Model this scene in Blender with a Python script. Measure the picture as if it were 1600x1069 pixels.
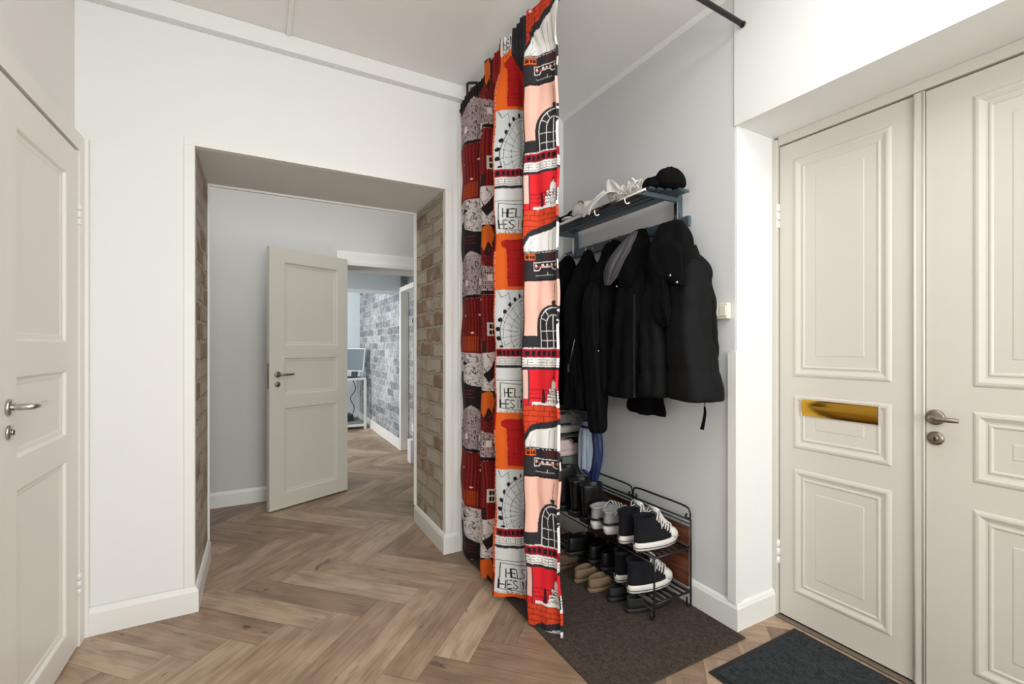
import bpy, bmesh, math, random
import numpy as np
from mathutils import Vector, Matrix
random.seed(7)
PI = math.pi
for o in list(bpy.data.objects): bpy.data.objects.remove(o)
S = bpy.context.scene
COL = S.collection

# ------------------------------------------------------------------ camera
cam_d = bpy.data.cameras.new('camera'); cam = bpy.data.objects.new('camera', cam_d); COL.objects.link(cam)
cam.location = (0, 0, 1.25); cam.rotation_euler = (PI/2, 0, math.radians(-28.7))
cam_d.sensor_width = 36; cam_d.lens = 716/1600*36; cam_d.shift_y = 6.5/1600; cam_d.clip_start = .02
S.camera = cam
# ------------------------------------------------------------------ world, light, exposure
w = bpy.data.worlds.new('world'); S.world = w; w.use_nodes = True
w.node_tree.nodes['Background'].inputs[0].default_value = (.80, .90, 1, 1)
w.node_tree.nodes['Background'].inputs[1].default_value = 1.0
S.view_settings.view_transform = 'Standard'; S.view_settings.look = 'None'
S.view_settings.gamma = 1; S.view_settings.exposure = 0.0; S.view_settings.use_curve_mapping = False
def area(name, loc, rot, sx, sy, power, col=(1, 1, 1), spread=180):
    l = bpy.data.lights.new(name, 'AREA'); l.shape = 'RECTANGLE'; l.size = sx; l.size_y = sy
    l.energy = power; l.color = col; l.spread = math.radians(spread)
    o = bpy.data.objects.new(name, l); COL.objects.link(o); o.location = loc; o.rotation_euler = rot
    return o
area('window_daylight', (.6, -2.25, 1.55), (PI/2+.16, 0, 0), 1.7, 1.5, 80, (.965, .985, 1))
area('entry_fill_light', (.85, .2, 2.80), (0, 0, 0), 1.4, 1.4, 23, (.97, .985, 1))  # added soft fill from above; the entry has no such fitting
area('hall_fill_light', (.1, 3.65, 2.8), (0, 0, 0), 2.4, .5, 9, (.98, .985, 1))  # unseen fill added above the opening to brighten the hall
area('far_room_daylight', (-.9, 6.2, 1.6), (0, math.radians(-90), 0), 1.6, 1.8, 74, (.97, .99, 1))

# ------------------------------------------------------------------ materials
def lin(c):
    return tuple(((v/255)/12.92 if v/255 <= .04045 else ((v/255+.055)/1.055)**2.4) for v in c)
def mat(name, rgb, rough=.6, metal=0, bump=0, bscale=200, var=0, vscale=6, spec=.5, sheen=0, rough_var=0, coat=0):
    m = bpy.data.materials.new(name); m.use_nodes = True
    nt = m.node_tree; b = nt.nodes['Principled BSDF']; c = (*lin(rgb), 1)
    b.inputs['Base Color'].default_value = c; b.inputs['Roughness'].default_value = rough
    b.inputs['Metallic'].default_value = metal; b.inputs['Specular IOR Level'].default_value = spec
    if sheen: b.inputs['Sheen Weight'].default_value = sheen
    if coat: b.inputs['Coat Weight'].default_value = coat
    tc = nt.nodes.new('ShaderNodeTexCoord')
    n = nt.nodes.new('ShaderNodeTexNoise'); n.inputs['Scale'].default_value = vscale; n.inputs['Detail'].default_value = 5
    nt.links.new(tc.outputs['Object'], n.inputs['Vector'])
    mx = nt.nodes.new('ShaderNodeMix'); mx.data_type = 'RGBA'; mx.inputs[6].default_value = tuple(v*(1-var) for v in c[:3])+(1,)
    mx.inputs[7].default_value = tuple(min(1, v*(1+var)) for v in c[:3])+(1,)
    nt.links.new(n.outputs['Fac'], mx.inputs[0]); nt.links.new(mx.outputs[2], b.inputs['Base Color'])
    if bump:
        n2 = nt.nodes.new('ShaderNodeTexNoise'); n2.inputs['Scale'].default_value = bscale; n2.inputs['Detail'].default_value = 3
        nt.links.new(tc.outputs['Object'], n2.inputs['Vector'])
        bp = nt.nodes.new('ShaderNodeBump'); bp.inputs['Strength'].default_value = bump; bp.inputs['Distance'].default_value = .004
        nt.links.new(n2.outputs['Fac'], bp.inputs['Height']); nt.links.new(bp.outputs[0], b.inputs['Normal'])
    return m
M = {}
M['wall'] = mat('white wall paint', (235, 235, 232), .8, bump=.08, bscale=60, var=.01, vscale=2)
M['wall_left'] = mat('off white wall paint', (238, 236, 231), .8, bump=.05, bscale=60, var=.01)
M['wall_shaded'] = mat('shaded wall paint', (216, 217, 216), .8, bump=.08, bscale=60, var=.012, vscale=2)  # wall colour greyed to carry the shade of the coat alcove
M['ceiling'] = mat('ceiling paint', (238, 237, 234), .9, var=.008)
M['trim'] = mat('white satin trim paint', (236, 235, 230), .42, var=.008)
M['door_cream'] = mat('cream satin door paint', (238, 235, 227), .38, var=.012, vscale=3)
M['door_front'] = mat('warm cream door paint', (210, 205, 194), .40, var=.015, vscale=3)
M['door_grey'] = mat('greige door paint', (214, 211, 200), .45, var=.01)
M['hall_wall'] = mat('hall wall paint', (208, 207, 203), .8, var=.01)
M['far_wall'] = mat('pale blue grey paint', (214, 223, 227), .8, var=.01)
M['black_metal'] = mat('black powder coated steel', (22, 21, 21), .42, bump=.05, bscale=400)
M['steel'] = mat('brushed steel', (196, 194, 190), .26, metal=1, var=.05, vscale=40)
M['dark_steel'] = mat('worn dark steel', (150, 140, 128), .38, metal=1, var=.12, vscale=60)
M['brass'] = mat('polished brass', (206, 160, 62), .16, metal=1, var=.08, vscale=8)
M['rack_blue'] = mat('blue grey lacquered steel', (72, 86, 93), .35, var=.05, vscale=30)
M['rack_dark'] = mat('dark slate slat paint', (58, 66, 72), .35, var=.08, vscale=25)
M['chrome'] = mat('chrome', (205, 206, 208), .12, metal=1)
M['black_cloth'] = mat('black coat wool', (8, 8, 9), .92, bump=.5, bscale=500, var=.25, vscale=9, spec=.15)
M['black_nylon'] = mat('black puffer nylon', (7, 7, 8), .75, bump=.12, bscale=60, var=.2, vscale=10, spec=.22)
M['navy_cloth'] = mat('blue black coat cotton', (8, 9, 12), .85, bump=.4, bscale=450, var=.2, vscale=9, spec=.15)
M['black_fur'] = mat('black pile', (6, 6, 6), .97, bump=1, bscale=180, var=.4, vscale=30, spec=.15)
M['grey_lining'] = mat('grey quilted lining', (80, 77, 80), .75, bump=.5, bscale=150, var=.2, vscale=14)
M['teal_cloth'] = mat('washed teal cloth', (78, 96, 102), .85, bump=.4, bscale=260, var=.25, vscale=18)
M['zip'] = mat('dull zip metal', (130, 130, 134), .35, metal=1)
M['snap'] = mat('pale snap metal', (215, 214, 208), .25, metal=1)
M['canvas'] = mat('black shoe canvas', (22, 24, 28), .88, bump=.5, bscale=700, var=.15, vscale=30, spec=.25)
M['rubber_white'] = mat('off white rubber', (222, 219, 210), .5, var=.05, vscale=30)
M['lace_white'] = mat('off white cotton lace', (216, 212, 204), .85, bump=.4, bscale=600)
M['black_leather'] = mat('black leather', (15, 14, 14), .42, bump=.15, bscale=160, var=.2, vscale=20)
M['black_sole'] = mat('black rubber sole', (30, 29, 31), .6, var=.1)
M['brown_leather'] = mat('worn brown leather', (92, 74, 60), .42, bump=.2, bscale=140, var=.28, vscale=18)
M['tan_leather'] = mat('tan suede', (122, 102, 78), .7, bump=.3, bscale=260, var=.18, vscale=18)
M['grey_mesh'] = mat('grey sneaker mesh', (150, 150, 148), .8, bump=.6, bscale=300, var=.3, vscale=60)
M['sneaker_white'] = mat('white sneaker foam', (214, 212, 204), .5, var=.06, vscale=20)
M['pink_sole'] = mat('pale pink shoe leather', (222, 198, 194), .5, var=.05)
M['white_cloth'] = mat('white cotton cloth', (225, 224, 218), .9, bump=.4, bscale=150, var=.05, vscale=12)
M['white_wool'] = mat('white wool fringe', (228, 224, 214), .95, bump=.5, bscale=400, var=.08, vscale=30)
M['beanie'] = mat('black knit', (14, 14, 15), .97, bump=1, bscale=160, var=.3, vscale=40, spec=.1)
M['blue_cloth'] = mat('navy blue satin cloth', (32, 46, 92), .45, bump=.2, bscale=50, var=.3, vscale=12)
M['pale_cloth'] = mat('pale blue grey cloth', (160, 172, 186), .6, bump=.2, bscale=60, var=.12, vscale=20)
M['organizer'] = mat('grey green organizer fabric', (104, 112, 106), .85, bump=.3, bscale=300, var=.1, vscale=20)
M['plastic'] = mat('ivory plastic', (230, 226, 208), .4, var=.02)
M['white_plastic'] = mat('white plastic', (236, 237, 238), .4, var=.02)
M['screen'] = mat('dark grey monitor plastic', (96, 106, 114), .4, var=.05)
M['dark_plastic'] = mat('black plastic', (28, 30, 32), .45, var=.1)
M['desk_white'] = mat('white desk laminate', (224, 226, 226), .45, var=.02)
M['desk_shelf'] = mat('grey shelf board', (128, 130, 128), .6, var=.1)

def nodes(m): nt = m.node_tree; return nt, nt.nodes, nt.links, nt.nodes['Principled BSDF']
def newmat(name):
    m = bpy.data.materials.new(name); m.use_nodes = True; return m
def ramp(nt, stops):
    r = nt.nodes.new('ShaderNodeValToRGB'); e = r.color_ramp.elements
    while len(e) < len(stops): e.new(.5)
    for i, (p, c) in enumerate(stops): e[i].position = p; e[i].color = (*lin(c), 1)
    return r
# herringbone oak: colour per plank from a random attribute, grain from plank UVs
def oak():
    m = newmat('herringbone oak planks'); nt, N, L, b = nodes(m)
    uv = N.new('ShaderNodeUVMap'); uv.uv_map = 'plank'
    at = N.new('ShaderNodeAttribute'); at.attribute_name = 'rnd'
    rp = ramp(nt, [(0, (158, 133, 111)), (.3, (174, 148, 124)), (.55, (188, 161, 136)), (.8, (201, 174, 148)), (1, (212, 187, 161))])
    L.new(at.outputs['Fac'], rp.inputs[0])
    mp = N.new('ShaderNodeMapping'); mp.inputs['Scale'].default_value = (1.6, 26, 1); L.new(uv.outputs[0], mp.inputs[0])
    n1 = N.new('ShaderNodeTexNoise'); n1.inputs['Scale'].default_value = 2.2; n1.inputs['Detail'].default_value = 9; n1.inputs['Roughness'].default_value = .62
    n1.inputs['Distortion'].default_value = .5; L.new(mp.outputs[0], n1.inputs[0])
    r1 = ramp(nt, [(.28, (142, 130, 120)), (.50, (214, 212, 210)), (.75, (238, 238, 238))]); L.new(n1.outputs['Fac'], r1.inputs[0])
    mul = N.new('ShaderNodeMix'); mul.data_type = 'RGBA'; mul.blend_type = 'MULTIPLY'; mul.inputs[0].default_value = .62
    L.new(rp.outputs[0], mul.inputs[6]); L.new(r1.outputs[0], mul.inputs[7])
    # cloudy tone drift
    mp2 = N.new('ShaderNodeMapping'); mp2.inputs['Scale'].default_value = (2.5, 7, 1); L.new(uv.outputs[0], mp2.inputs[0])
    n2 = N.new('ShaderNodeTexNoise'); n2.inputs['Scale'].default_value = 1.7; n2.inputs['Detail'].default_value = 4; L.new(mp2.outputs[0], n2.inputs[0])
    r2 = ramp(nt, [(.35, (206, 202, 198)), (.6, (255, 255, 255))]); L.new(n2.outputs['Fac'], r2.inputs[0])
    mul2 = N.new('ShaderNodeMix'); mul2.data_type = 'RGBA'; mul2.blend_type = 'MULTIPLY'; mul2.inputs[0].default_value = .8
    L.new(mul.outputs[2], mul2.inputs[6]); L.new(r2.outputs[0], mul2.inputs[7])
    # knots and cracks
    mp3 = N.new('ShaderNodeMapping'); mp3.inputs['Scale'].default_value = (3.0, 10, 1); L.new(uv.outputs[0], mp3.inputs[0])
    n3 = N.new('ShaderNodeTexNoise'); n3.inputs['Scale'].default_value = 1.6; n3.inputs['Detail'].default_value = 3; n3.inputs['Distortion'].default_value = 1.6; L.new(mp3.outputs[0], n3.inputs[0])
    r3 = ramp(nt, [(.24, (96, 74, 56)), (.33, (255, 255, 255))]); L.new(n3.outputs['Fac'], r3.inputs[0])
    mul3 = N.new('ShaderNodeMix'); mul3.data_type = 'RGBA'; mul3.blend_type = 'MULTIPLY'; mul3.inputs[0].default_value = .75
    L.new(mul2.outputs[2], mul3.inputs[6]); L.new(r3.outputs[0], mul3.inputs[7])
    L.new(mul3.outputs[2], b.inputs['Base Color'])
    b.inputs['Roughness'].default_value = .42; b.inputs['Specular IOR Level'].default_value = .4
    bp = N.new('ShaderNodeBump'); bp.inputs['Strength'].default_value = .12; bp.inputs['Distance'].default_value = .002
    L.new(n1.outputs['Fac'], bp.inputs['Height']); L.new(bp.outputs[0], b.inputs['Normal'])
    return m
M['oak'] = oak()
def brick_mat(name, plane, stops, mortar, bw, bh, msize, scale_noise, bump, distort=.02, mixn=.55):
    """plane 'YZ' maps world-like object Y,Z to brick U,V"""
    m = newmat(name); nt, N, L, b = nodes(m)
    tc = N.new('ShaderNodeTexCoord'); sp = N.new('ShaderNodeSeparateXYZ'); L.new(tc.outputs['Object'], sp.inputs[0])
    cb = N.new('ShaderNodeCombineXYZ'); L.new(sp.outputs['Y' if plane == 'YZ' else 'X'], cb.inputs[0]); L.new(sp.outputs['Z'], cb.inputs[1])
    nz = N.new('ShaderNodeTexNoise'); nz.inputs['Scale'].default_value = 14; nz.inputs['Detail'].default_value = 3; L.new(tc.outputs['Object'], nz.inputs[0])
    vs = N.new('ShaderNodeVectorMath'); vs.operation = 'SUBTRACT'; L.new(nz.outputs['Color'], vs.inputs[0]); vs.inputs[1].default_value = (.5, .5, .5)
    vm = N.new('ShaderNodeVectorMath'); vm.operation = 'SCALE'; L.new(vs.outputs[0], vm.inputs[0]); vm.inputs['Scale'].default_value = distort
    va = N.new('ShaderNodeVectorMath'); va.operation = 'ADD'; L.new(cb.outputs[0], va.inputs[0]); L.new(vm.outputs[0], va.inputs[1])
    br = N.new('ShaderNodeTexBrick'); L.new(va.outputs[0], br.inputs['Vector'])
    br.inputs['Scale'].default_value = 1; br.inputs['Brick Width'].default_value = bw; br.inputs['Row Height'].default_value = bh
    br.inputs['Mortar Size'].default_value = msize; br.inputs['Mortar Smooth'].default_value = .4
    br.inputs['Color1'].default_value = (0, 0, 0, 1); br.inputs['Color2'].default_value = (1, 1, 1, 1); br.inputs['Mortar'].default_value = (.5, .5, .5, 1)
    br.inputs['Bias'].default_value = 0
    n1 = N.new('ShaderNodeTexNoise'); n1.inputs['Scale'].default_value = scale_noise; n1.inputs['Detail'].default_value = 8; n1.inputs['Roughness'].default_value = .65; L.new(tc.outputs['Object'], n1.inputs[0])
    ad = N.new('ShaderNodeMix'); ad.inputs[0].default_value = mixn
    bw_ = N.new('ShaderNodeRGBToBW'); L.new(br.outputs['Color'], bw_.inputs[0]); L.new(bw_.outputs[0], ad.inputs[2]); L.new(n1.outputs['Fac'], ad.inputs[3])
    rp = ramp(nt, stops); L.new(ad.outputs[0], rp.inputs[0])
    mx = N.new('ShaderNodeMix'); mx.data_type = 'RGBA'; L.new(br.outputs['Fac'], mx.inputs[0]); L.new(rp.outputs[0], mx.inputs[6]); mx.inputs[7].default_value = (*lin(mortar), 1)
    L.new(mx.outputs[2], b.inputs['Base Color']); b.inputs['Roughness'].default_value = .9
    inv = N.new('ShaderNodeMath'); inv.operation = 'MULTIPLY_ADD'; L.new(br.outputs['Fac'], inv.inputs[0]); inv.inputs[1].default_value = -1; 
    L.new(n1.outputs['Fac'], inv.inputs[2])
    bp = N.new('ShaderNodeBump'); bp.inputs['Strength'].default_value = bump; bp.inputs['Distance'].default_value = .012
    L.new(inv.outputs[0], bp.inputs['Height']); L.new(bp.outputs[0], b.inputs['Normal'])
    return m
M['old_brick'] = brick_mat('old exposed brick', 'YZ', [(.20, (128, 98, 78)), (.33, (150, 126, 104)), (.42, (176, 163, 146)), (.62, (188, 178, 163)), (.74, (158, 130, 108)), (.84, (190, 182, 168))],
                           (170, 160, 144), .27, .098, .013, 11, 1.0, .05)
M['brick_paper'] = brick_mat('grey stone wallpaper', 'YZ', [(.28, (84, 88, 92)), (.42, (122, 126, 130)), (.5, (146, 150, 153)), (.58, (168, 171, 173)), (.66, (196, 198, 199)), (.78, (140, 144, 148))],
                             (188, 190, 192), .30, .10, .004, 22, .1, .05, .80)
M['brick_paper_x'] = brick_mat('grey stone wallpaper end', 'XZ', [(.28, (84, 88, 92)), (.42, (122, 126, 130)), (.5, (146, 150, 153)), (.58, (168, 171, 173)), (.66, (196, 198, 199)), (.78, (140, 144, 148))],
                             (188, 190, 192), .30, .10, .004, 22, .1, .05, .80)
def matmat(name, c1, c2, scale, kind):
    m = newmat(name); nt, N, L, b = nodes(m)
    tc = N.new('ShaderNodeTexCoord')
    n = N.new('ShaderNodeTexNoise'); n.inputs['Scale'].default_value = 55; n.inputs['Detail'].default_value = 6; L.new(tc.outputs['Object'], n.inputs[0])
    v = N.new('ShaderNodeTexChecker' if kind == 'check' else 'ShaderNodeTexVoronoi'); v.inputs['Scale'].default_value = scale
    L.new(tc.outputs['Object'], v.inputs['Vector'])
    mx = N.new('ShaderNodeMix'); mx.inputs[0].default_value = .65
    L.new(v.outputs['Fac' if kind == 'check' else 'Distance'], mx.inputs[2]); L.new(n.outputs['Fac'], mx.inputs[3])
    r = ramp(nt, [(.3, c1), (.62, c2)]); L.new(mx.outputs[0], r.inputs[0]); L.new(r.outputs[0], b.inputs['Base Color'])
    b.inputs['Roughness'].default_value = .95; b.inputs['Specular IOR Level'].default_value = .2
    bp = N.new('ShaderNodeBump'); bp.inputs['Strength'].default_value = .8; bp.inputs['Distance'].default_value = .004
    L.new(mx.outputs[0], bp.inputs['Height']); L.new(bp.outputs[0], b.inputs['Normal'])
    return m
M['mat_brown'] = matmat('brown ribbed doormat', (52, 44, 39), (76, 66, 58), 90, 'vor')
M['mat_black'] = matmat('charcoal doormat pile', (26, 28, 30), (58, 61, 63), 160, 'vor')
M['mat_edge'] = mat('black rubber mat edge', (24, 25, 27), .7)
def wood(name, c1, c2):
    m = newmat(name); nt, N, L, b = nodes(m)
    tc = N.new('ShaderNodeTexCoord'); mp = N.new('ShaderNodeMapping'); mp.inputs['Scale'].default_value = (1, 2.5, 18); L.new(tc.outputs['Object'], mp.inputs[0])
    n = N.new('ShaderNodeTexNoise'); n.inputs['Scale'].default_value = 3; n.inputs['Detail'].default_value = 8; n.inputs['Distortion'].default_value = .4; L.new(mp.outputs[0], n.inputs[0])
    r = ramp(nt, [(.3, c1), (.65, c2)]); L.new(n.outputs['Fac'], r.inputs[0]); L.new(r.outputs[0], b.inputs['Base Color']); b.inputs['Roughness'].default_value = .45
    return m
M['red_wood'] = wood('red brown stained board', (66, 34, 22), (128, 72, 46))

# ------------------------------------------------------------------ mesh helpers
class MB:
    def __init__(s): s.v = []; s.f = []; s.mi = []; s.sm = []
    def add(s, v, f, smooth=False, mi=0):
        o = len(s.v); s.v += [tuple(p) for p in v]
        for q in f: s.f.append(tuple(i+o for i in q)); s.mi.append(mi); s.sm.append(smooth)
        return s
    def box(s, x0, x1, y0, y1, z0, z1, mi=0):
        x0, x1 = sorted((x0, x1)); y0, y1 = sorted((y0, y1)); z0, z1 = sorted((z0, z1))
        v = [(x0, y0, z0), (x1, y0, z0), (x1, y1, z0), (x0, y1, z0), (x0, y0, z1), (x1, y0, z1), (x1, y1, z1), (x0, y1, z1)]
        return s.add(v, [(0, 3, 2, 1), (4, 5, 6, 7), (0, 1, 5, 4), (1, 2, 6, 5), (2, 3, 7, 6), (3, 0, 4, 7)], False, mi)
    def rings(s, rings, closed=True, cap0=True, cap1=True, smooth=True, mi=0, flip=False):
        n = len(rings[0]); v = [p for r in rings for p in r]; f = []
        for i in range(len(rings)-1):
            for j in range(n if closed else n-1):
                a = i*n+j; b = i*n+(j+1) % n; q = (a, b, b+n, a+n)
                f.append(q[::-1] if flip else q)
        o = len(s.v); s.add(v, f, smooth, mi)
        if closed and cap0: s.f.append(tuple(range(o+n-1, o-1, -1)) if not flip else tuple(range(o, o+n))); s.mi.append(mi); s.sm.append(smooth)
        if closed and cap1:
            k = o+(len(rings)-1)*n
            s.f.append(tuple(range(k, k+n)) if not flip else tuple(range(k+n-1, k-1, -1))); s.mi.append(mi); s.sm.append(smooth)
        return s
    def tube(s, pts, r, n=8, mi=0, sub=0, closed=False):
        P = [Vector(p) for p in pts]
        if sub: P = catmull(P, sub, closed)
        R = r if callable(r) else (lambda t: r)
        rg = []; up = None; m = len(P)
        for i, p in enumerate(P):
            if closed: t = (P[(i+1) % m]-P[i-1])
            else: t = (P[min(i+1, m-1)]-P[max(i-1, 0)])
            if t.length < 1e-9: t = Vector((0, 0, 1))
            t.normalize()
            if up is None:
                up = t.orthogonal().normalized()
            up = (up-t*up.dot(t))
            if up.length < 1e-6: up = t.orthogonal()
            up.normalize(); sd = t.cross(up); rr = R(i/max(1, m-1))
            rg.append([p+up*rr*math.cos(2*PI*k/n)+sd*rr*math.sin(2*PI*k/n) for k in range(n)])
        if closed: rg.append(rg[0]); return s.rings(rg, cap0=False, cap1=False, mi=mi)
        return s.rings(rg, mi=mi)
    def lathe(s, prof, c=(0, 0, 0), axis='z', n=24, mi=0):
        rg = []
        for r, h in prof:
            ring = []
            for k in range(n):
                a = 2*PI*k/n; x, y = r*math.cos(a), r*math.sin(a)
                ring.append({'z': (c[0]+x, c[1]+y, c[2]+h), 'x': (c[0]+h, c[1]+x, c[2]+y), 'y': (c[0]+y, c[1]+h, c[2]+x)}[axis])
            rg.append(ring)
        return s.rings(rg, mi=mi)
    def build(s, name, m, parent=None, label=None, bevel=0, auto=True, kind=None):
        me = bpy.data.meshes.new(name); me.from_pydata(s.v, [], s.f); me.validate()
        if len(me.polygons) == len(s.f):
            me.polygons.foreach_set('material_index', s.mi); me.polygons.foreach_set('use_smooth', s.sm)
        for q in (m if isinstance(m, (list, tuple)) else [m]): me.materials.append(q)
        me.update(); o = bpy.data.objects.new(name, me); COL.objects.link(o)
        if parent is not None:
            o.parent = parent
        if label: o['label'] = label
        if kind: o['kind'] = kind
        if bevel:
            b = o.modifiers.new('bevel', 'BEVEL'); b.width = bevel; b.segments = 2; b.limit_method = 'ANGLE'; b.angle_limit = .6
        return o
def catmull(P, sub, closed=False):
    out = []; n = len(P)
    rng = range(n if closed else n-1)
    for i in rng:
        if closed: a, b, c, d = P[i-1], P[i], P[(i+1) % n], P[(i+2) % n]
        else: a, b, c, d = P[max(i-1, 0)], P[i], P[i+1], P[min(i+2, n-1)]
        for k in range(sub):
            t = k/sub
            out.append(.5*((2*b)+(c-a)*t+(2*a-5*b+4*c-d)*t*t+(3*b-a-3*c+d)*t**3))
    if not closed: out.append(P[-1])
    return out
def empty(name, loc, label, cat, group=None, rz=0):
    o = bpy.data.objects.new(name, None); COL.objects.link(o); o.location = loc; o.rotation_euler = (0, 0, rz); o.empty_display_size = .05
    tag(o, label, cat, group); return o
def tag(o, label, cat, group=None):
    o['label'] = label; o['category'] = cat
    if group: o['group'] = group
    return o
def struct(o): o['kind'] = 'structure'; return o
def dup(o, loc=None, rz=None, label=None, parent=None):
    c = o.copy(); COL.objects.link(c); c.parent = parent
    for ch in list(o.children): dup(ch, parent=c)
    if loc: c.location = loc
    if rz is not None: c.rotation_euler = (0, 0, rz)
    if label: c['label'] = label
    return c

# ================================================================== SETTING
# ---- herringbone floor, planks .148 x .74 at 45 degrees
W = .1482; LP = 5*W; S0, T0 = 1.54, .82; q = math.sqrt(.5)
X0, X1, Y0, Y1 = -2.6, 2.3, -2.4, 8.6
bm = bmesh.new(); uvl = bm.loops.layers.uv.new('plank'); col = bm.faces.layers.float.new('rnd')
def st(s_, t_): return ((s_-t_)*q, (s_+t_)*q)
cells = []
for k in range(-70, 80):
    for j in range(-9, 10):
        s_ = S0-k*W+j*2*LP; t_ = T0+k*W
        cells.append((s_, t_, LP, W, 0)); cells.append((s_, t_-LP, W, LP, 1))
for s_, t_, ls, lt, o_ in cells:
    g = .0006
    cs = [(s_+g, t_+g), (s_+ls-g, t_+g), (s_+ls-g, t_+lt-g), (s_+g, t_+lt-g)]
    w_ = [st(*c) for c in cs]
    cx = sum(p[0] for p in w_)/4; cy = sum(p[1] for p in w_)/4
    if not (X0-.5 < cx < X1+.5 and Y0-.5 < cy < Y1+.5): continue
    vs = [bm.verts.new((p[0], p[1], 0)) for p in w_]
    f = bm.faces.new(vs); ru, rv = random.random()*40, random.random()*40
    f[col] = random.random()
    ax = [(0, 0), (ls, 0), (ls, lt), (0, lt)]
    for lp, (a, b_) in zip(f.loops, ax):
        lp[uvl].uv = (a+ru, b_+rv) if o_ == 0 else (b_+ru, a+rv)
for co, no in (((X0, 0, 0), (-1, 0, 0)), ((X1, 0, 0), (1, 0, 0)), ((0, Y0, 0), (0, -1, 0)), ((0, Y1, 0), (0, 1, 0))):
    bmesh.ops.bisect_plane(bm, geom=bm.verts[:]+bm.edges[:]+bm.faces[:], plane_co=co, plane_no=no, clear_outer=True)
# dark base a hair below shows in the joints
vs = [bm.verts.new(p) for p in ((X0, Y0, -.002), (X1, Y0, -.002), (X1, Y1, -.002), (X0, Y1, -.002))]
f = bm.faces.new(vs); f.material_index = 1
bm.normal_update()
me = bpy.data.meshes.new('floor'); bm.to_mesh(me); bm.free()
me.materials.append(M['oak']); me.materials.append(mat('dark floor joint', (92, 72, 54), .9))
fl = bpy.data.objects.new('floor', me); COL.objects.link(fl); struct(fl)

CZ = 2.825
def S_box(name, m, *boxes, bevel=0):
    b = MB()
    for x in boxes: b.box(*x)
    return struct(b.build(name, m, bevel=bevel))
S_box('ceiling', M['ceiling'], (X0, X1, Y0, Y1, CZ, CZ+.1))
OX0, OX1, OZ = -.278, .978, 2.2     # passage opening
YB = 3.21
S_box('wall_passage', M['wall'], (-2.6, OX0, 2.62, YB, 0, CZ), (OX1, 2.3, 2.62, YB, 0, CZ), (OX0, OX1, 2.62, YB, OZ, CZ))
# brick faces inside the opening
o = struct(MB().box(OX0-.02, OX0+.004, 2.66, YB-.005, 0, OZ-.004).box(OX1-.004, OX1+.02, 2.66, YB-.005, 0, OZ-.004).build('wall_passage_reveal', M['old_brick']))
S_box('wall_left', M['wall_left'], (-.86, -.70, 2.575, 2.62, 0, CZ), (-.86, -.70, -2.4, 1.83, 0, CZ), (-.86, -.70, 1.83, 2.575, 2.10, CZ), (-.90, -.86, -2.4, 2.62, 0, CZ))
S_box('wall_right', M['wall_shaded'], (1.84, 2.3, 1.306, 2.62, 0, CZ))
S_box('wall_entrance', M['wall'], (1.834, 2.16, -.12, 1.3045, 2.222, CZ), (2.16, 2.3, -.12, 1.3045, 2.19, CZ), (1.834, 2.3, -2.4, -.12, 0, CZ), (2.165, 2.3, -.12, 1.3045, 0, 2.19), (1.842, 2.165, 1.2985, 1.3055, .0, 2.222))
# rear wall with window
S_box('wall_rear', M['wall'], (-.90, -.4, -2.5, -2.4, 0, CZ), (1.4, 2.3, -2.5, -2.4, 0, CZ), (-.4, 1.4, -2.5, -2.4, 0, .75), (-.4, 1.4, -2.5, -2.4, 2.35, CZ))
wf = MB(); wf.box(-.4, 1.4, -2.49, -2.42, .75, .8).box(-.4, 1.4, -2.49, -2.42, 2.3, 2.35).box(-.4, -.35, -2.49, -2.42, .8, 2.3).box(1.35, 1.4, -2.49, -2.42, .8, 2.3).box(.47, .53, -2.49, -2.42, .8, 2.3)
struct(wf.build('window_1', M['trim'], bevel=.004))
# hall and far room shell
S_box('wall_hall_left', M['hall_wall'], (-2.6, -2.5, YB, 4.21, 0, CZ))
DX0, DX1 = .66, 1.42
S_box('wall_hall_far', M['hall_wall'], (-2.6, DX0, 4.21, 4.62, 0, CZ), (DX1, 2.3, 4.21, 4.62, 0, CZ), (DX0, DX1, 4.21, 4.62, 1.965, CZ))
S_box('wall_hall_right', M['hall_wall'], (2.2, 2.3, YB, 4.21, 0, CZ))
S_box('wall_far_left', M['far_wall'], (-2.6, -2.5, 4.62, 8.2, 0, CZ))
S_box('wall_far_back', M['far_wall'], (-2.6, 2.3, 8.1, 8.3, 0, CZ))
S_box('wall_far_brick', M['brick_paper'], (1.478, 1.62, 5.50, 8.1, 0, 2.30))
S_box('wall_far_brick_recess', M['brick_paper'], (1.56, 1.7, 4.62, 5.50, 0, CZ))
S_box('wall_far_upper', M['far_wall'], (1.47, 1.62, 4.62, 8.1, 2.30, CZ))
S_box('trim_1', M['trim'], (1.462, 1.56, 5.44, 5.50, 0, 1.955), (1.462, 1.56, 4.62, 5.44, 1.90, 1.955), bevel=.003)
S_box('baseboard_far', M['trim'], (1.458, 1.478, 5.50, 8.1, 0, .13), (1.54, 1.56, 4.62, 5.44, 0, .13), bevel=.004)
# casing over the far doorway
S_box('trim_2', M['trim'], (DX0-.09, DX1+.12, 4.185, 4.21, 1.99, 2.075), (DX0-.08, DX1+.10, 4.175, 4.21, 1.955, 1.992), (DX0-.06, DX0, 4.19, 4.21, 0, 1.955), (DX1, DX1+.06, 4.19, 4.21, 0, 1.955), bevel=.004)
S_box('wall_far_beam', M['far_wall'], (-2.5, 1.478, 5.50, 5.90, 1.91, CZ))

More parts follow.
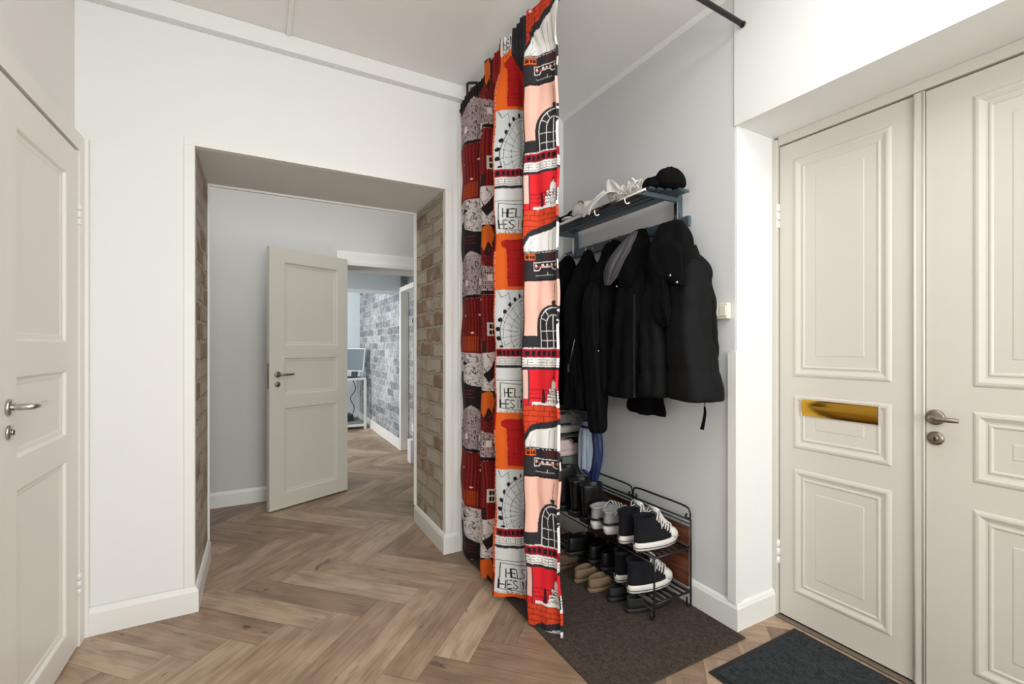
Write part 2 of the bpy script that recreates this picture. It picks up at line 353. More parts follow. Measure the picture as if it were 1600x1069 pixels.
def base_profile(name, path, h=.118, t=.016, m=None):
    """path: wall-line points; board stands to the room side given by left-hand normal"""
    b = MB(); P = [Vector(p) for p in path]; n = len(P); offs = []
    for i in range(n):
        d0 = (P[i]-P[i-1]).normalized() if i else None; d1 = (P[i+1]-P[i]).normalized() if i < n-1 else None
        nn = []
        for d in (d0, d1):
            if d is not None: nn.append(Vector((-d.y, d.x)))
        if len(nn) == 2:
            bis = (nn[0]+nn[1]).normalized(); bis *= 1/max(.3, bis.dot(nn[0]))
        else: bis = nn[0]
        offs.append(bis)
    prof = [(0, 0), (t, 0), (t, h-.022), (t-.003, h-.017), (t-.006, h-.008), (.004, h-.001), (0, h)]
    v = []; f = []
    for i in range(n):
        for (o_, z_) in prof: v.append((P[i].x+offs[i].x*o_, P[i].y+offs[i].y*o_, z_))
    k = len(prof)
    for i in range(n-1):
        for j in range(k-1): f.append((i*k+j, i*k+j+1, (i+1)*k+j+1, (i+1)*k+j))
    f.append(tuple(range(k))); f.append(tuple(range(n*k-1, (n-1)*k-1, -1)))
    b.add(v, f)
    return struct(b.build(name, m or M['trim']))
base_profile('baseboard_left', [(OX0+.004, YB), (OX0+.004, 2.617), (-.655, 2.617)][::1])
base_profile('baseboard_passage', [(1.84, 2.62), (1.09, 2.62), (OX1-.004, 2.617), (OX1-.004, YB)][::1])
base_profile('baseboard_right', [(2.113, 1.2985), (1.84, 1.2985), (1.84, 2.62)][::1] if False else [(2.113, 1.298), (1.84, 1.298), (1.84, 2.605)])
base_profile('baseboard_hall', [(.57, 4.21), (-2.5, 4.21)])
# casing round the passage opening (flat band on the wall, bead at the opening edge)
cs = MB()
for (a, b_) in ((.0, .006), ):
    cs.box(OX0-.038, OX0+.004, 2.612, 2.66, .115, OZ-.005).box(OX1-.004, OX1+.04, 2.612, 2.66, .115, OZ-.005).box(OX0-.038, OX1+.04, 2.612, 2.66, OZ-.005, OZ+.034)
struct(cs.build('trim_4', M['trim'], bevel=.0015))
cs = MB().box(OX0-.01, OX0+.014, YB-.012, YB+.004, .118, OZ-.012).box(OX1-.022, OX1+.01, YB-.012, YB+.004, .118, OZ-.012).box(OX0, OX1, YB-.012, YB+.004, OZ-.012, OZ+.01)
struct(cs.build('trim_5', M['trim']))
# soft rounded end of the passage wall by the curtain
S_box('trim_6', M['wall'], (1.055, 1.098, 2.600, 2.62, .0, 2.73), bevel=.008)
# beam below the ceiling on the passage wall
S_box('trim_7', M['wall'], (-.70, 1.10, 2.572, 2.62, 2.742, CZ), bevel=.003)
# crown bead over the shaded wall
cb_ = MB(); rr = [(0, .012), (.006, .012), (.008, .018), (.018, .027), (.022, .034), (0, .034)]
ringA = [(1.84-a, 1.306, CZ-.034+b_) for a, b_ in rr]; ringB = [(1.84-a, 2.62, CZ-.034+b_) for a, b_ in rr]
cb_.rings([ringA, ringB], smooth=False); struct(cb_.build('trim_8', M['ceiling']))
S_box('trim_9', M['trim'], (1.826, 1.841, 1.291, 1.331, .118, 1.222), (1.841, 1.868, 1.291, 1.2985, .118, 1.222))
S_box('trim_10', M['trim'], (.112, .132, .4, 2.572, CZ-.011, CZ), bevel=.002)

# ---------------------------------------------------------------- doors
def panel_leaf(w_, h_, t_, panels, prof, z0=0):
    """leaf in local coords: u along +x (0..w), z up, front face at y=0 facing -y, thickness to +y"""
    mb = MB()
    us = sorted({0, w_, *[p[0] for p in panels], *[p[1] for p in panels]}); zs = sorted({z0, h_, *[p[2] for p in panels], *[p[3] for p in panels]})
    def inside(u, z): return any(p[0] < u < p[1] and p[2] < z < p[3] for p in panels)
    for yy, fl_ in ((0, False), (t_, True)):
        for i in range(len(us)-1):
            for j in range(len(zs)-1):
                if inside((us[i]+us[i+1])/2, (zs[j]+zs[j+1])/2): continue
                v = [(us[i], yy, zs[j]), (us[i+1], yy, zs[j]), (us[i+1], yy, zs[j+1]), (us[i], yy, zs[j+1])]
                mb.add(v, [(0, 1, 2, 3) if not fl_ else (3, 2, 1, 0)])
        for (a, b_, c, d) in panels:
            rg = []
            for ins, dep in prof:
                y_ = yy-dep if yy == 0 else yy+dep
                rg.append([(a+ins, y_, c+ins), (b_-ins, y_, c+ins), (b_-ins, y_, d-ins), (a+ins, y_, d-ins)])
            mb.rings(rg, cap0=False, cap1=True, smooth=False, flip=fl_)
    e = [(0, 0, z0), (w_, 0, z0), (w_, 0, h_), (0, 0, h_), (0, t_, z0), (w_, t_, z0), (w_, t_, h_), (0, t_, h_)]
    mb.add(e, [(0, 4, 5, 1), (1, 5, 6, 2), (2, 6, 7, 3), (3, 7, 4, 0)])
    return mb
def hinge(mb, x, y, z, hh=.09, r=.008):
    for a, b_ in ((0, .3), (.335, .66), (.695, 1)):
        mb.lathe([(r*.6, a*hh), (r, a*hh+.002), (r, b_*hh-.002), (r*.6, b_*hh)], (x, y, z), n=12)
SOFT = [(0, 0), (.004, -.002), (.010, -.010), (.022, -.011), (.030, -.014), (.034, -.014)]
RAISED = [(0, 0), (.003, .003), (.009, .0055), (.016, .006), (.022, .003), (.030, -.001), (.037, -.002), (.040, .001), (.045, .0015), (.050, -.002), (.092, -.0025), (.096, -.001), (.098, -.001)]
def rot_parent(o, loc, rz):
    o.location = loc; o.rotation_euler = (0, 0, rz)

# door_1, left wall. local u -> world -Y direction (from hinge at Y=2.53), front faces +X
# rotation by +90 deg: local x->+Y, local -y -> +X. Start at the latch edge.
d1 = panel_leaf(.665, 2.055, .04, [(.125, .545, .115, .80), (.125, .545, .90, 1.155), (.125, .545, 1.265, 1.935)], SOFT, z0=.008).build('door_1', M['door_cream'])
rot_parent(d1, (-.668, 1.868, 0), PI/2); struct(d1)
# casing
c = MB(); c.box(-.705, -.662, 2.540, 2.598, 0, 2.066).box(-.705, -.662, 1.795, 1.862, 0, 2.066).box(-.705, -.662, 1.795, 2.598, 2.066, 2.135)
c.box(-.70, -.650, 2.598, 2.618, 0, 2.14)
c = struct(c.build('trim_11', M['door_cream']))
h = MB(); hinge(h, .672, -.004, 1.755); hinge(h, .672, -.004, .215); h.build('hinge', M['trim'], d1)
def lever(parent, ux, z, sgn, length, m, rose=.026, droop=0, keyz=-.075, kind='round'):
    """lever handle in leaf local coords; sgn +1 points to +x"""
    mb = MB(); mb.lathe([(rose*.7, 0), (rose, -.002), (rose, -.008), (rose*.8, -.011)], (ux, 0, z), 'y')
    rs = mb.build('rosette', m, None)
    lv = MB(); P = [(ux, -.008, z), (ux, -.045, z), (ux+sgn*.012, -.056, z), (ux+sgn*length*.4, -.058, z-droop*.4), (ux+sgn*length*.8, -.056, z-droop*.8), (ux+sgn*length, -.050, z-droop)]
    lv.tube(P, lambda t: .010-.0035*max(0, t-.3), n=12, sub=6)
    l_ = lv.build('door_handle', m, parent); rs.parent = l_
    k = MB(); k.lathe([(rose*.6, 0), (rose*.88, -.002), (rose*.88, -.007), (rose*.5, -.009)], (ux, 0, z+keyz), 'y')
    k.lathe([(.009, -.009), (.010, -.013), (.004, -.013)], (ux, 0, z+keyz), 'y', n=14)
    ks = k.build('lock_plate', m, parent)
    kh = MB(); kh.lathe([(.004, -.0125), (.004, -.0140)], (ux, 0, z+keyz+.002), 'y', n=10); kh.box(ux-.0018, ux+.0018, -.014, -.0125, z+keyz-.009, z+keyz)
    kh.build('keyhole', M['black_metal'], ks)
    return l_
lever(d1, .070, 1.065, 1, .115, M['steel'])

# door_2 in the hall, opened towards us: hinge (0.655,4.156), free edge (0.054,3.865)
ang = math.atan2(4.156-3.865, .655-.054)
d2 = panel_leaf(.668, 2.0, .04, [(.115, .570, .125, .775), (.115, .570, .875, 1.16), (.115, .570, 1.255, 1.895)], SOFT, z0=.012).build('door_2', M['door_grey'])
rot_parent(d2, (.054, 3.865, 0), ang); struct(d2)
lever(d2, .06, 1.035, 1, .10, M['dark_steel'], rose=.023)
MB().box(-.0015, .001, .010, .030, .93, 1.12).build('latch_plate', M['dark_steel'], d2)

# front double doors, faces -X at X=2.117. local x -> -Y : rotation -90 deg, local -y -> -X
FP = [(.062, .432, .137, .697), (.062, .432, .789, 1.028), (.062, .432, 1.112, 2.096)]
d3 = panel_leaf(.500, 2.174, .045, FP, RAISED, z0=.012).build('door_3', M['door_front'])
rot_parent(d3, (2.117, 1.272, 0), -PI/2); struct(d3)
FP2 = [(.125, .70, .137, .697), (.125, .70, .789, 1.028), (.125, .70, 1.112, 2.096)]
d4 = panel_leaf(.80, 2.174, .045, FP2, RAISED, z0=.012).build('door_4', M['door_front'])
rot_parent(d4, (2.117, .737, 0), -PI/2); struct(d4)
ast = MB(); ast.box(.504, .532, -.010, .03, .012, 2.176).lathe([(.005, .014), (.005, 2.174)], (.505, -.008, 0), n=10).lathe([(.005, .014), (.005, 2.174)], (.531, -.008, 0), n=10)
ast.build('astragal', M['door_front'], d3)
h = MB(); hinge(h, -.006, -.006, 1.80, .11, .009); hinge(h, -.006, -.006, .24, .11, .009); h.build('hinge', M['trim'], d3)
# door frame
fr = MB(); fr.box(2.100, 2.165, 1.276, 1.300, 0, 2.21).box(2.108, 2.165, -.12, 1.276, 2.181, 2.222).box(2.108, 2.165, -.12, -.075, 0, 2.181)
struct(fr.build('trim_12', M['door_front'], bevel=.003))
th = MB().box(2.088, 2.16, -.075, 1.276, .0, .008); struct(th.build('trim_13', M['dark_steel'], bevel=.003))
# letter flap: brass, hinged at the top, curved, recessed in the upper part of the middle panel
lf = MB(); pr = []
for i in range(15):
    t = i/14; zz = 1.018-.076*t; yy = -.0035-.011*math.sin(PI*t)**.8*(1-.35*t); pr.append((yy, zz))
rgs = [[(u, y_, z_) for (y_, z_) in pr] for u in (.104, .108, .25, .386, .390)]
lf.rings(rgs, closed=False, flip=True)
lf.build('letter_flap', M['brass'], d3, label='polished brass letter flap')
sh = MB().box(.098, .396, -.007, .0, 1.0185, 1.0225).box(.0985, .1035, -.007, .0, .94, 1.019).box(.391, .396, -.007, .0, .94, 1.019)
sh.build('letter_flap_frame', M['door_front'], d3)
lever(d4, .028, .996, 1, .075, M['dark_steel'], rose=.027)

# ================================================================== CURTAIN
# fabric print drawn once into arrays: v = one vertical repeat (875 rows), columns = three print widths
RV = 875; PW = 170
CR = {'pink': (236, 186, 168), 'red': (214, 34, 44), 'crim': (142, 22, 42), 'dark': (44, 42, 46), 'white': (228, 226, 222), 'grey': (205, 207, 206), 'brick': (206, 66, 34),
      'orange': (226, 98, 30), 'maroon': (112, 18, 16), 'black': (24, 20, 22), 'dred': (178, 24, 24), 'lace': (176, 162, 162), 'tanorange': (222, 122, 74), 'lbrick': (214, 88, 54)}
class Ras:
    def __init__(s, w_, h_, bg): s.a = np.zeros((h_, w_, 3)); s.a[:] = bg; s.h = h_; s.w = w_; s.Y, s.X = np.mgrid[0:h_, 0:w_].astype(float)+.5
    def msk(s, m, c): s.a[m] = c
    def rect(s, u0, u1, v0, v1, c):
        for k in (-1, 0, 1): s.msk((s.X >= u0*s.w) & (s.X < u1*s.w) & (s.Y >= (v0+k)*s.h) & (s.Y < (v1+k)*s.h), c)
    def line(s, p, c, t=1.6, closed=False):
        P = [(a*s.w, b*s.h) for a, b in p]
        if closed: P.append(P[0])
        for k in (-1, 0, 1):
            for (x0, y0), (x1, y1) in zip(P[:-1], P[1:]):
                y0k, y1k = y0+k*s.h, y1+k*s.h
                xa, xb = int(max(0, min(x0, x1)-t-1)), int(min(s.w, max(x0, x1)+t+2)); ya, yb = int(max(0, min(y0k, y1k)-t-1)), int(min(s.h, max(y0k, y1k)+t+2))
                if xa >= xb or ya >= yb: continue
                X = s.X[ya:yb, xa:xb]; Y = s.Y[ya:yb, xa:xb]
                dx, dy = x1-x0, y1k-y0k; L2 = dx*dx+dy*dy+1e-9
                tt = np.clip(((X-x0)*dx+(Y-y0k)*dy)/L2, 0, 1)
                d = np.hypot(X-x0-tt*dx, Y-y0k-tt*dy); s.a[ya:yb, xa:xb][d < t/2+.3] = c
    def poly(s, p, c):
        for k in (-1, 0, 1):
            P = [(a*s.w, (b+k)*s.h) for a, b in p]; m = np.zeros(s.X.shape, bool)
            for (x0, y0), (x1, y1) in zip(P, P[1:]+P[:1]):
                if y0 == y1: continue
                cnd = ((s.Y > min(y0, y1)) & (s.Y <= max(y0, y1)) & (s.X < (x1-x0)*(s.Y-y0)/(y1-y0)+x0)); m ^= cnd
            s.msk(m, c)
    def ell(s, u, v, ru, rv, c, t=None, a0=0, a1=2*PI):
        n = 48; p = [(u+ru*math.cos(a0+(a1-a0)*i/n), v-rv*math.sin(a0+(a1-a0)*i/n)) for i in range(n+1)]
        if t: s.line(p, c, t)
        else: s.poly(p, c)
    def text(s, txt, u, v, w_, h_, c, t=3):
        for i, ch in enumerate(txt):
            for st_ in FONT.get(ch, []):
                s.line([(u+(i*1.25+a)*w_, v+b*h_) for a, b in st_], c, t)
FONT = {'H': [[(0, 0), (0, 1)], [(1, 0), (1, 1)], [(0, .5), (1, .5)]], 'E': [[(1, 0), (0, 0), (0, 1), (1, 1)], [(0, .5), (.8, .5)]], 'L': [[(0, 0), (0, 1), (1, 1)]],
        'S': [[(1, .08), (.4, 0), (0, .22), (.5, .5), (1, .75), (.6, 1), (0, .92)]], 'I': [[(.4, 0), (.4, 1)]], 'N': [[(0, 1), (0, 0), (1, 1), (1, 0)]], 'K': [[(0, 0), (0, 1)], [(1, 0), (0, .5), (1, 1)]]}
rnd = random.Random(3)
def brickwork(R, u0, u1, v0, v1, rows, cols, bg, ln, t=1.6, jit=.004):
    R.rect(u0, u1, v0, v1, bg)
    for i in range(rows+1):
        v = v0+(v1-v0)*i/rows; R.line([(u0+(u1-u0)*k/6, v+rnd.uniform(-jit, jit)*.6) for k in range(7)], ln, t)
        if i < rows:
            for j in range(cols+1):
                u = u0+(u1-u0)*(j+.5*(i % 2))/cols
                if u < u1: R.line([(u, v), (u+rnd.uniform(-.01, .01), v+(v1-v0)/rows)], ln, t)
def tram(R, v):
    R.rect(0, 1, v-.006, v, CR['white']); R.rect(0, 1, v, v+.045, CR['crim'])
    for i in range(7): R.rect(.03+i*.145, .03+i*.145+.085, v+.010, v+.036, CR['black'])
    R.line([(0, v+.004), (1, v+.004)], CR['red'], 2)
    R.rect(0, 1, v+.045, v+.092, CR['white'])
    for dv in (.056, .070, .083): R.line([(0, v+dv), (1, v+dv)], (120, 90, 92), 1.6)
    for i in range(6): R.line([(.08+i*.17, v+.056), (.08+i*.17, v+.083)], (120, 110, 110), 1.3)
    R.rect(0, 1, v+.092, v+.108, CR['dark'])
# --- C: pink / arched window / tram / red harbour / brick / car
C_ = Ras(PW, RV, CR['pink'])
for i in range(9): C_.line([(.80, .02+i*.012), (.80, .028+i*.012)], CR['dark'], 1.6)
C_.line([(.74, .105), (.86, .105)], CR['dark'], 2); C_.ell(.80, .112, .05, .012, CR['dark'])
C_.rect(.30, 1, .24, .345, CR['dark']); C_.rect(0, 1, .278, .345, CR['dark'])
C_.ell(.80, .25, .50, .128, CR['dark']); 
C_.rect(.42, 1, .24, .34, CR['dark'])
for (ru, rv, t) in ((.38, .098, 3.4), (.19, .062, 3)):
    C_.ell(.80, .235, ru, rv, CR['white'], t, 0, PI); C_.line([(.80-ru, .235), (.80-ru, .342)], CR['white'], t); C_.line([(.80+ru, .235), (.80+ru, .342)], CR['white'], t)
C_.line([(.80, .175), (.80, .342)], CR['white'], 3)
for v in (.255, .303): C_.line([(.42, v), (1, v)], CR['white'], 2.2)
for a in (.5, 1.0, PI-1.0, PI-.5): C_.line([(.8+.19*math.cos(a), .235-.062*math.sin(a)), (.8+.38*math.cos(a), .235-.098*math.sin(a))], CR['white'], 2.4)
tram(C_, .345)
C_.rect(0, 1, .452, .635, CR['red']); C_.rect(0, .085, .455, .60, (232, 190, 180)); C_.line([(.10, .455), (.10, .64)], CR['dark'], 2.5)
for v in (.555, .575, .597): C_.line([(.1, v), (.62, v)], (96, 14, 24), 2)
cat = [(.55, .63), (.56, .575), (.62, .573), (.64, .545), (.72, .543), (.74, .515), (.79, .505), (.80, .48), (.82, .505), (.88, .515), (.90, .545), (1, .55), (1, .63)]
C_.poly(cat, CR['white']); C_.line(cat, CR['black'], 1.5)
for i in range(70):
    u = rnd.uniform(.56, .98); v = rnd.uniform(.545, .62); C_.line([(u, v), (u+rnd.uniform(.01, .05), v+rnd.uniform(-.006, .006))], (70, 30, 34), 1.5)
for v in (.56, .575, .59, .606): C_.line([(.56, v), (1, v)], (90, 50, 54), 1.4)
C_.rect(.2, 1, .617, .634, CR['white']); C_.poly([(.43, .622), (.44, .56), (.47, .545), (.50, .56), (.51, .622)], (70, 20, 30))
brickwork(C_, 0, 1, .634, .80, 6, 4, CR['brick'], (110, 28, 18), 2)
arc = [(0, .785), (.06, .757), (.2, .735), (.45, .72), (.75, .708), (1, .69)]
C_.poly(arc+[(1, .86), (0, .86)], CR['dark'])
ar2 = [(0, .83), (.05, .80), (.15, .775), (.4, .757), (.75, .745), (1, .722)]
C_.poly(ar2+[(1, .86), (0, .86)], CR['white']); C_.line(ar2, CR['white'], 3)
for u in (.3, .45, .55, .66, .78, .9): C_.line([(u, .755), (u, .85)], (150, 150, 152), 1.4)
C_.line([(.08, .85), (.2, .80), (.3, .775)], (90, 90, 92), 1.8); C_.line([(.12, .85), (.28, .82)], (90, 90, 92), 1.5)
C_.rect(0, 1, .848, 1, CR['dark']); C_.rect(0, .32, .862, .892, CR['orange']); C_.rect(.02, .30, .868, .886, (60, 30, 24)); C_.line([(.1, .862), (.1, .892)], CR['orange'], 3); C_.line([(.2, .862), (.2, .892)], CR['orange'], 3)
C_.rect(.58, .96, .865, .892, (70, 34, 34)); C_.line([(.0, .855), (1, .855)], CR['white'], 2)
for p in ([(.25, .905), (.98, .905)], [(.25, .905), (.25, .945), (.4, .945), (.45, .93), (.75, .93), (.8, .945), (.98, .945), (.98, .905)]): C_.line(p, (228, 214, 208), 4)
for u in (.33, .5, .62, .75, .88): C_.ell(u, .922, .035, .008, (230, 220, 214))
C_.line([(.25, .925), (.95, .925)], (196, 80, 66), 2)
C_.line([(.3, .972), (.8, .972)], (170, 168, 168), 2); C_.line([(.62, .955), (.62, .972)], (200, 200, 200), 1.6); C_.rect(0, 1, .992, 1.0, CR['black'])
# --- B: wheel / tram / blank / sign / orange cup
B_ = Ras(PW, RV, CR['grey'])
hu, hv = 1.0, .262
for i in range(26):
    a = PI*.5+PI*i/13.0; B_.line([(hu, hv), (hu+.86*math.cos(a), hv-.20*math.sin(a))], (90, 92, 96), 1.5)
for rr_, t in ((1, 2.6), (.9, 1.6), (.62, 1.3)): B_.ell(hu, hv, .88*rr_, .207*rr_, (40, 42, 46), t)
for i in range(18):
    a = PI*.5+PI*i/13.0; B_.ell(hu+.93*math.cos(a), hv-.216*math.sin(a), .055, .0125, CR['black'])
B_.line([(.05, .02), (.12, .06), (.35, .035), (.42, .10)], (60, 60, 62), 2)
B_.line([(hu-.1, .345), (hu-.02, hv)], CR['black'], 5); B_.line([(hu-.35, .345), (hu, hv+.01)], CR['black'], 2.4)
tram(B_, .345)
B_.rect(0, 1, .453, .70, (218, 219, 216)); B_.line([(0, .522), (1, .522)], (70, 66, 66), 2)
B_.line([(.10, .535), (1, .548)], CR['black'], 2.5); B_.line([(.10, .535), (.07, .675), (.3, .683), (1, .688)], CR['black'], 2.5)
B_.text('HELS', .22, .566, .155, .048, (40, 26, 26), 4.2); B_.text('HESIN', .08, .630, .148, .046, (40, 26, 26), 4.2)
for i in range(26): u = rnd.uniform(.05, 1); B_.line([(u, .69+rnd.uniform(0, .01)), (u+.03, .698)], (120, 60, 40), 1.5)
B_.rect(0, 1, .702, 1.018, CR['orange'])
cup = [(.12, .752), (.2, .742), (1, .738), (1, 1.0), (.34, 1.0), (.36, .90), (.30, .79), (.13, .775)]
B_.poly(cup, CR['dred']); B_.line(cup, (96, 22, 22), 2, True)
for p in ([(.38, .85), (.7, .845), (.72, .93), (.4, .935)], [(.55, .86), (.56, .93)], [(.3, .95), (.8, .955)], [(.3, .80), (.9, .795)]): B_.line(p, (120, 16, 22), 2.2)
B_.rect(0, 1, 1.0, 1.018, CR['orange']); B_.rect(0, 1, .018, .022, CR['grey'])
# --- A: lace building / maroon facade / crackle / tree and E
A_ = Ras(PW, RV, CR['maroon'])
A_.rect(0, 1, .02, .37, CR['maroon'])
for i in range(34):
    u = i/34; A_.line([(u, .03), (u, .37)], (74, 10, 12) if i % 2 else (150, 34, 24), 1.5)
for i in range(9): A_.line([(0, .04+i*.037), (1, .04+i*.037)], (84, 12, 14), 1.6)
A_.rect(.02, .42, .265, .365, (176, 66, 28))
for i in range(12): A_.line([(.02+i*.036, .265), (.02+i*.036, .365)], (110, 30, 14), 1.6)
for i in range(5): A_.line([(.02, .27+i*.022), (.42, .27+i*.022)], (120, 34, 16), 1.6)
for u, v in ((.1, .13), (.45, .13), (.75, .20), (.3, .245), (.6, .05)): A_.ell(u, v, .03, .006, (236, 190, 160))
A_.rect(.70, .88, .19, .27, (214, 208, 200)); A_.rect(.73, .78, .20, .226, CR['black']); A_.rect(.80, .85, .20, .226, CR['black']); A_.rect(.73, .78, .236, .262, CR['black']); A_.rect(.80, .85, .236, .262, CR['black'])
A_.rect(.52, .70, .30, .42, (50, 18, 20)); A_.rect(.55, .60, .29, .40, (196, 190, 186))
A_.poly([(0, .372), (.5, .38), (1, .36), (1, .62), (.75, .70), (.6, .60), (.3, .585), (.1, .555), (0, .50)], (206, 199, 197))
for i in range(190):
    u = rnd.uniform(0, 1); v = rnd.uniform(.375, .60+.06*(u > .6)); a = rnd.uniform(0, PI)
    A_.line([(u, v), (u+.07*math.cos(a), v+.018*math.sin(a))], (70, 48, 48), 1.6)
A_.poly([(0, .50), (.08, .50), (.1, .555), (.3, .585), (.6, .60), (.65, .72), (.5, .74), (0, .74)], (30, 22, 24))
A_.ell(.12, .445, .1, .012, (26, 20, 22))
A_.poly([(.62, .50), (.74, .47), (.84, .42), (.98, .40), (.9, .48), (.82, .52), (.7, .55)], (28, 20, 22)); A_.poly([(.6, .60), (1, .60), (1, .80), (.7, .80), (.62, .74)], (44, 20, 20))
A_.poly([(.6, .62), (.72, .60), (.85, .63), (.80, .74), (.72, .70), (.66, .76), (.60, .72)], (206, 94, 28))
A_.text('E', .16, .62, .20, .045, (120, 40, 54), 2.6)
A_.line([(.80, .62), (.90, .68), (.80, .72)], (26, 18, 20), 6)
A_.poly([(0, .76), (.2, .735), (.30, .715), (.42, .735), (.52, .76), (.6, .84), (.98, .86), (1, 1.02), (0, 1.02)], CR['lace'])
for i in range(30):
    v = .748+i*.0092; A_.line([(0 if v > .76 else .15, v), (.55 if v < .84 else 1, v+rnd.uniform(-.003, .003))], (112, 90, 94) if i % 3 else (60, 34, 40), 1.5)
for i in range(190):
    u = rnd.uniform(0, .96); v = rnd.uniform(.76 if u < .55 else .86, 1.01); A_.line([(u, v), (u, v+.012)], (64, 36, 42), 1.5)
for u in (.15, .45, .7): A_.rect(u, u+.08, .90, .94, (226, 218, 216))
A_.poly([(.62, .80), (1, .74), (1, .86), (.66, .85)], (96, 20, 18))
A_.rect(0, 1, .0, .02, (30, 14, 14))
for i in range(40):
    u, v = rnd.uniform(.6, 1), rnd.uniform(.74, .86); A_.line([(u, v), (u+.02, v+.01)], (150, 40, 26), 1.6)
# edge strip between A and B: narrow orange masonry column
E_ = Ras(PW, RV, CR['tanorange']); brickwork(E_, 0, 1, 0, 1, 46, 3, CR['lbrick'], (240, 178, 150), 2.2)
E_.rect(0, 1, .60, .80, (150, 30, 24))
ATL = np.concatenate([A_.a, E_.a[:, :PW//2], B_.a, C_.a[:, ::-1][:, :PW//3][:, ::-1]*0+np.array(CR['dark']), C_.a, C_.a[:, ::-1][:, :PW//4]], axis=1)
# column edges of the atlas in fabric coordinate: A 0-1, E 1-1.5, B 1.5-2.5, dark 2.5-2.83, C 2.83-3.83, back 3.83-4.08
ATL = (ATL/255.); ATL = np.where(ATL <= .04045, ATL/12.92, ((ATL+.055)/1.055)**2.4)
ctrl = [(1.058, 2.560, .0), (1.044, 2.505, .02), (1.030, 2.425, .20), (1.064, 2.365, .38), (1.078, 2.325, .5), (1.022, 2.200, .62), (1.055, 2.165, .75), (1.090, 2.150, .92), (1.092, 2.115, 1.05),
        (1.040, 2.062, 1.15), (1.007, 2.020, 1.45), (1.030, 1.978, 1.66), (1.066, 1.962, 1.95), (1.098, 1.938, 2.2), (1.124, 1.930, 2.45), (1.132, 1.900, 2.56), (1.082, 1.840, 2.66),
        (1.040, 1.795, 2.80), (1.050, 1.766, 2.90), (1.084, 1.746, 3.17), (1.100, 1.712, 3.36), (1.124, 1.682, 3.60), (1.133, 1.655, 3.74), (1.128, 1.636, 3.81), (1.114, 1.636, 3.829)]
PC = catmull([Vector(c) for c in ctrl], 20)
cum = [0]
for a, b in zip(PC[:-1], PC[1:]): cum.append(cum[-1]+math.hypot(b.x-a.x, b.y-a.y))
cum = np.array(cum); NC = 470
sarr = np.linspace(0, cum[-1], NC)
px = np.interp(sarr, cum, [p.x for p in PC]); py = np.interp(sarr, cum, [p.y for p in PC]); pc = np.interp(sarr, cum, [p.z for p in PC])
NR = 900
ztop = 2.752+.010*np.sin(pc*5.3)+.006*np.sin(pc*31)+np.where(pc < .6, -.045, 0)+np.where((pc > .6) & (pc < .9), .018, 0); zbot = .030+.006*np.sin(pc*4)
zbot = np.where(pc > 2.6, .010+.004*np.sin(pc*5), zbot)
tt = np.linspace(0, 1, NR)[:, None]
Z = ztop[None, :]*(1-tt)+zbot[None, :]*tt
cx0 = 1.074; low = np.clip(1-Z/.6, 0, 1)
amp = 1+.10*np.sin(3.1*Z+pc[None, :]*1.3)*.6
XX = cx0+(px[None, :]-cx0)*amp+.004*np.sin(9*Z+7*pc[None, :])+.003*np.sin(23*Z+3*pc[None, :])
YY = py[None, :]-.022*low*np.clip(pc[None, :]-1.3, 0, 1.5)+.004*np.sin(6*Z+5*pc[None, :])
# gathered heading: small puckers just under and above the rod
hd = np.exp(-((Z-2.69)/.06)**2)*1.2; XX = XX+hd*.007*np.sin(sarr[None, :]*190); YY = YY+hd*.006*np.cos(sarr[None, :]*170)
hd2 = np.clip((Z-2.50)/.17, 0, 1); hd2 = hd2*hd2*(3-2*hd2); XX = XX*(1-.55*hd2)+.55*hd2*1.062
over = np.clip((Z-2.58)/.07, 0, 1); XX = np.where(XX > 1.052, XX-(XX-1.052-.004*np.sin(sarr[None, :]*150))*over, XX)
YY = YY-.10*over*np.clip((pc[None, :]-3.3)/.5, 0, 1)
co = np.stack([XX, YY, Z], -1).reshape(-1, 3)
vv = np.mod((1.54-Z)/.875, 1.0); shiftv = np.where(pc < 1.3, .0, 0)[None, :]
row = np.clip((np.mod(vv+shiftv, 1)*RV).astype(int), 0, RV-1); colm = np.clip((pc*PW).astype(int), 0, ATL.shape[1]-1)[None, :].repeat(NR, 0)
cols = ATL[row, colm]
hem = (Z-zbot[None, :]) < .012; cols[hem & (pc[None, :] > 3.5)] = (.5, .5, .5)
me = bpy.data.meshes.new('patterned_curtain'); idx = np.arange(NR*NC).reshape(NR, NC)
fa = np.stack([idx[:-1, :-1], idx[1:, :-1], idx[1:, 1:], idx[:-1, 1:]], -1).reshape(-1, 4)
me.vertices.add(NR*NC); me.vertices.foreach_set('co', co.ravel()); me.loops.add(fa.size); me.loops.foreach_set('vertex_index', fa.ravel().astype(np.int32))
me.polygons.add(len(fa)); me.polygons.foreach_set('loop_start', np.arange(0, fa.size, 4, dtype=np.int32)); me.polygons.foreach_set('loop_total', np.full(len(fa), 4, dtype=np.int32))
me.polygons.foreach_set('use_smooth', np.ones(len(fa), bool)); me.update()
ca = me.color_attributes.new('print', 'FLOAT_COLOR', 'POINT'); ca.data.foreach_set('color', np.concatenate([cols.reshape(-1, 3), np.ones((NR*NC, 1))], 1).ravel().astype(np.float32))
m = newmat('city print curtain cotton'); nt, N, L, b = nodes(m); at = N.new('ShaderNodeAttribute'); at.attribute_name = 'print'; L.new(at.outputs['Color'], b.inputs['Base Color']); b.inputs['Roughness'].default_value = .8; b.inputs['Specular IOR Level'].default_value = .25
tc = N.new('ShaderNodeTexCoord'); n_ = N.new('ShaderNodeTexNoise'); n_.inputs['Scale'].default_value = 700; L.new(tc.outputs['Object'], n_.inputs[0]); bp = N.new('ShaderNodeBump'); bp.inputs['Strength'].default_value = .15; bp.inputs['Distance'].default_value = .001
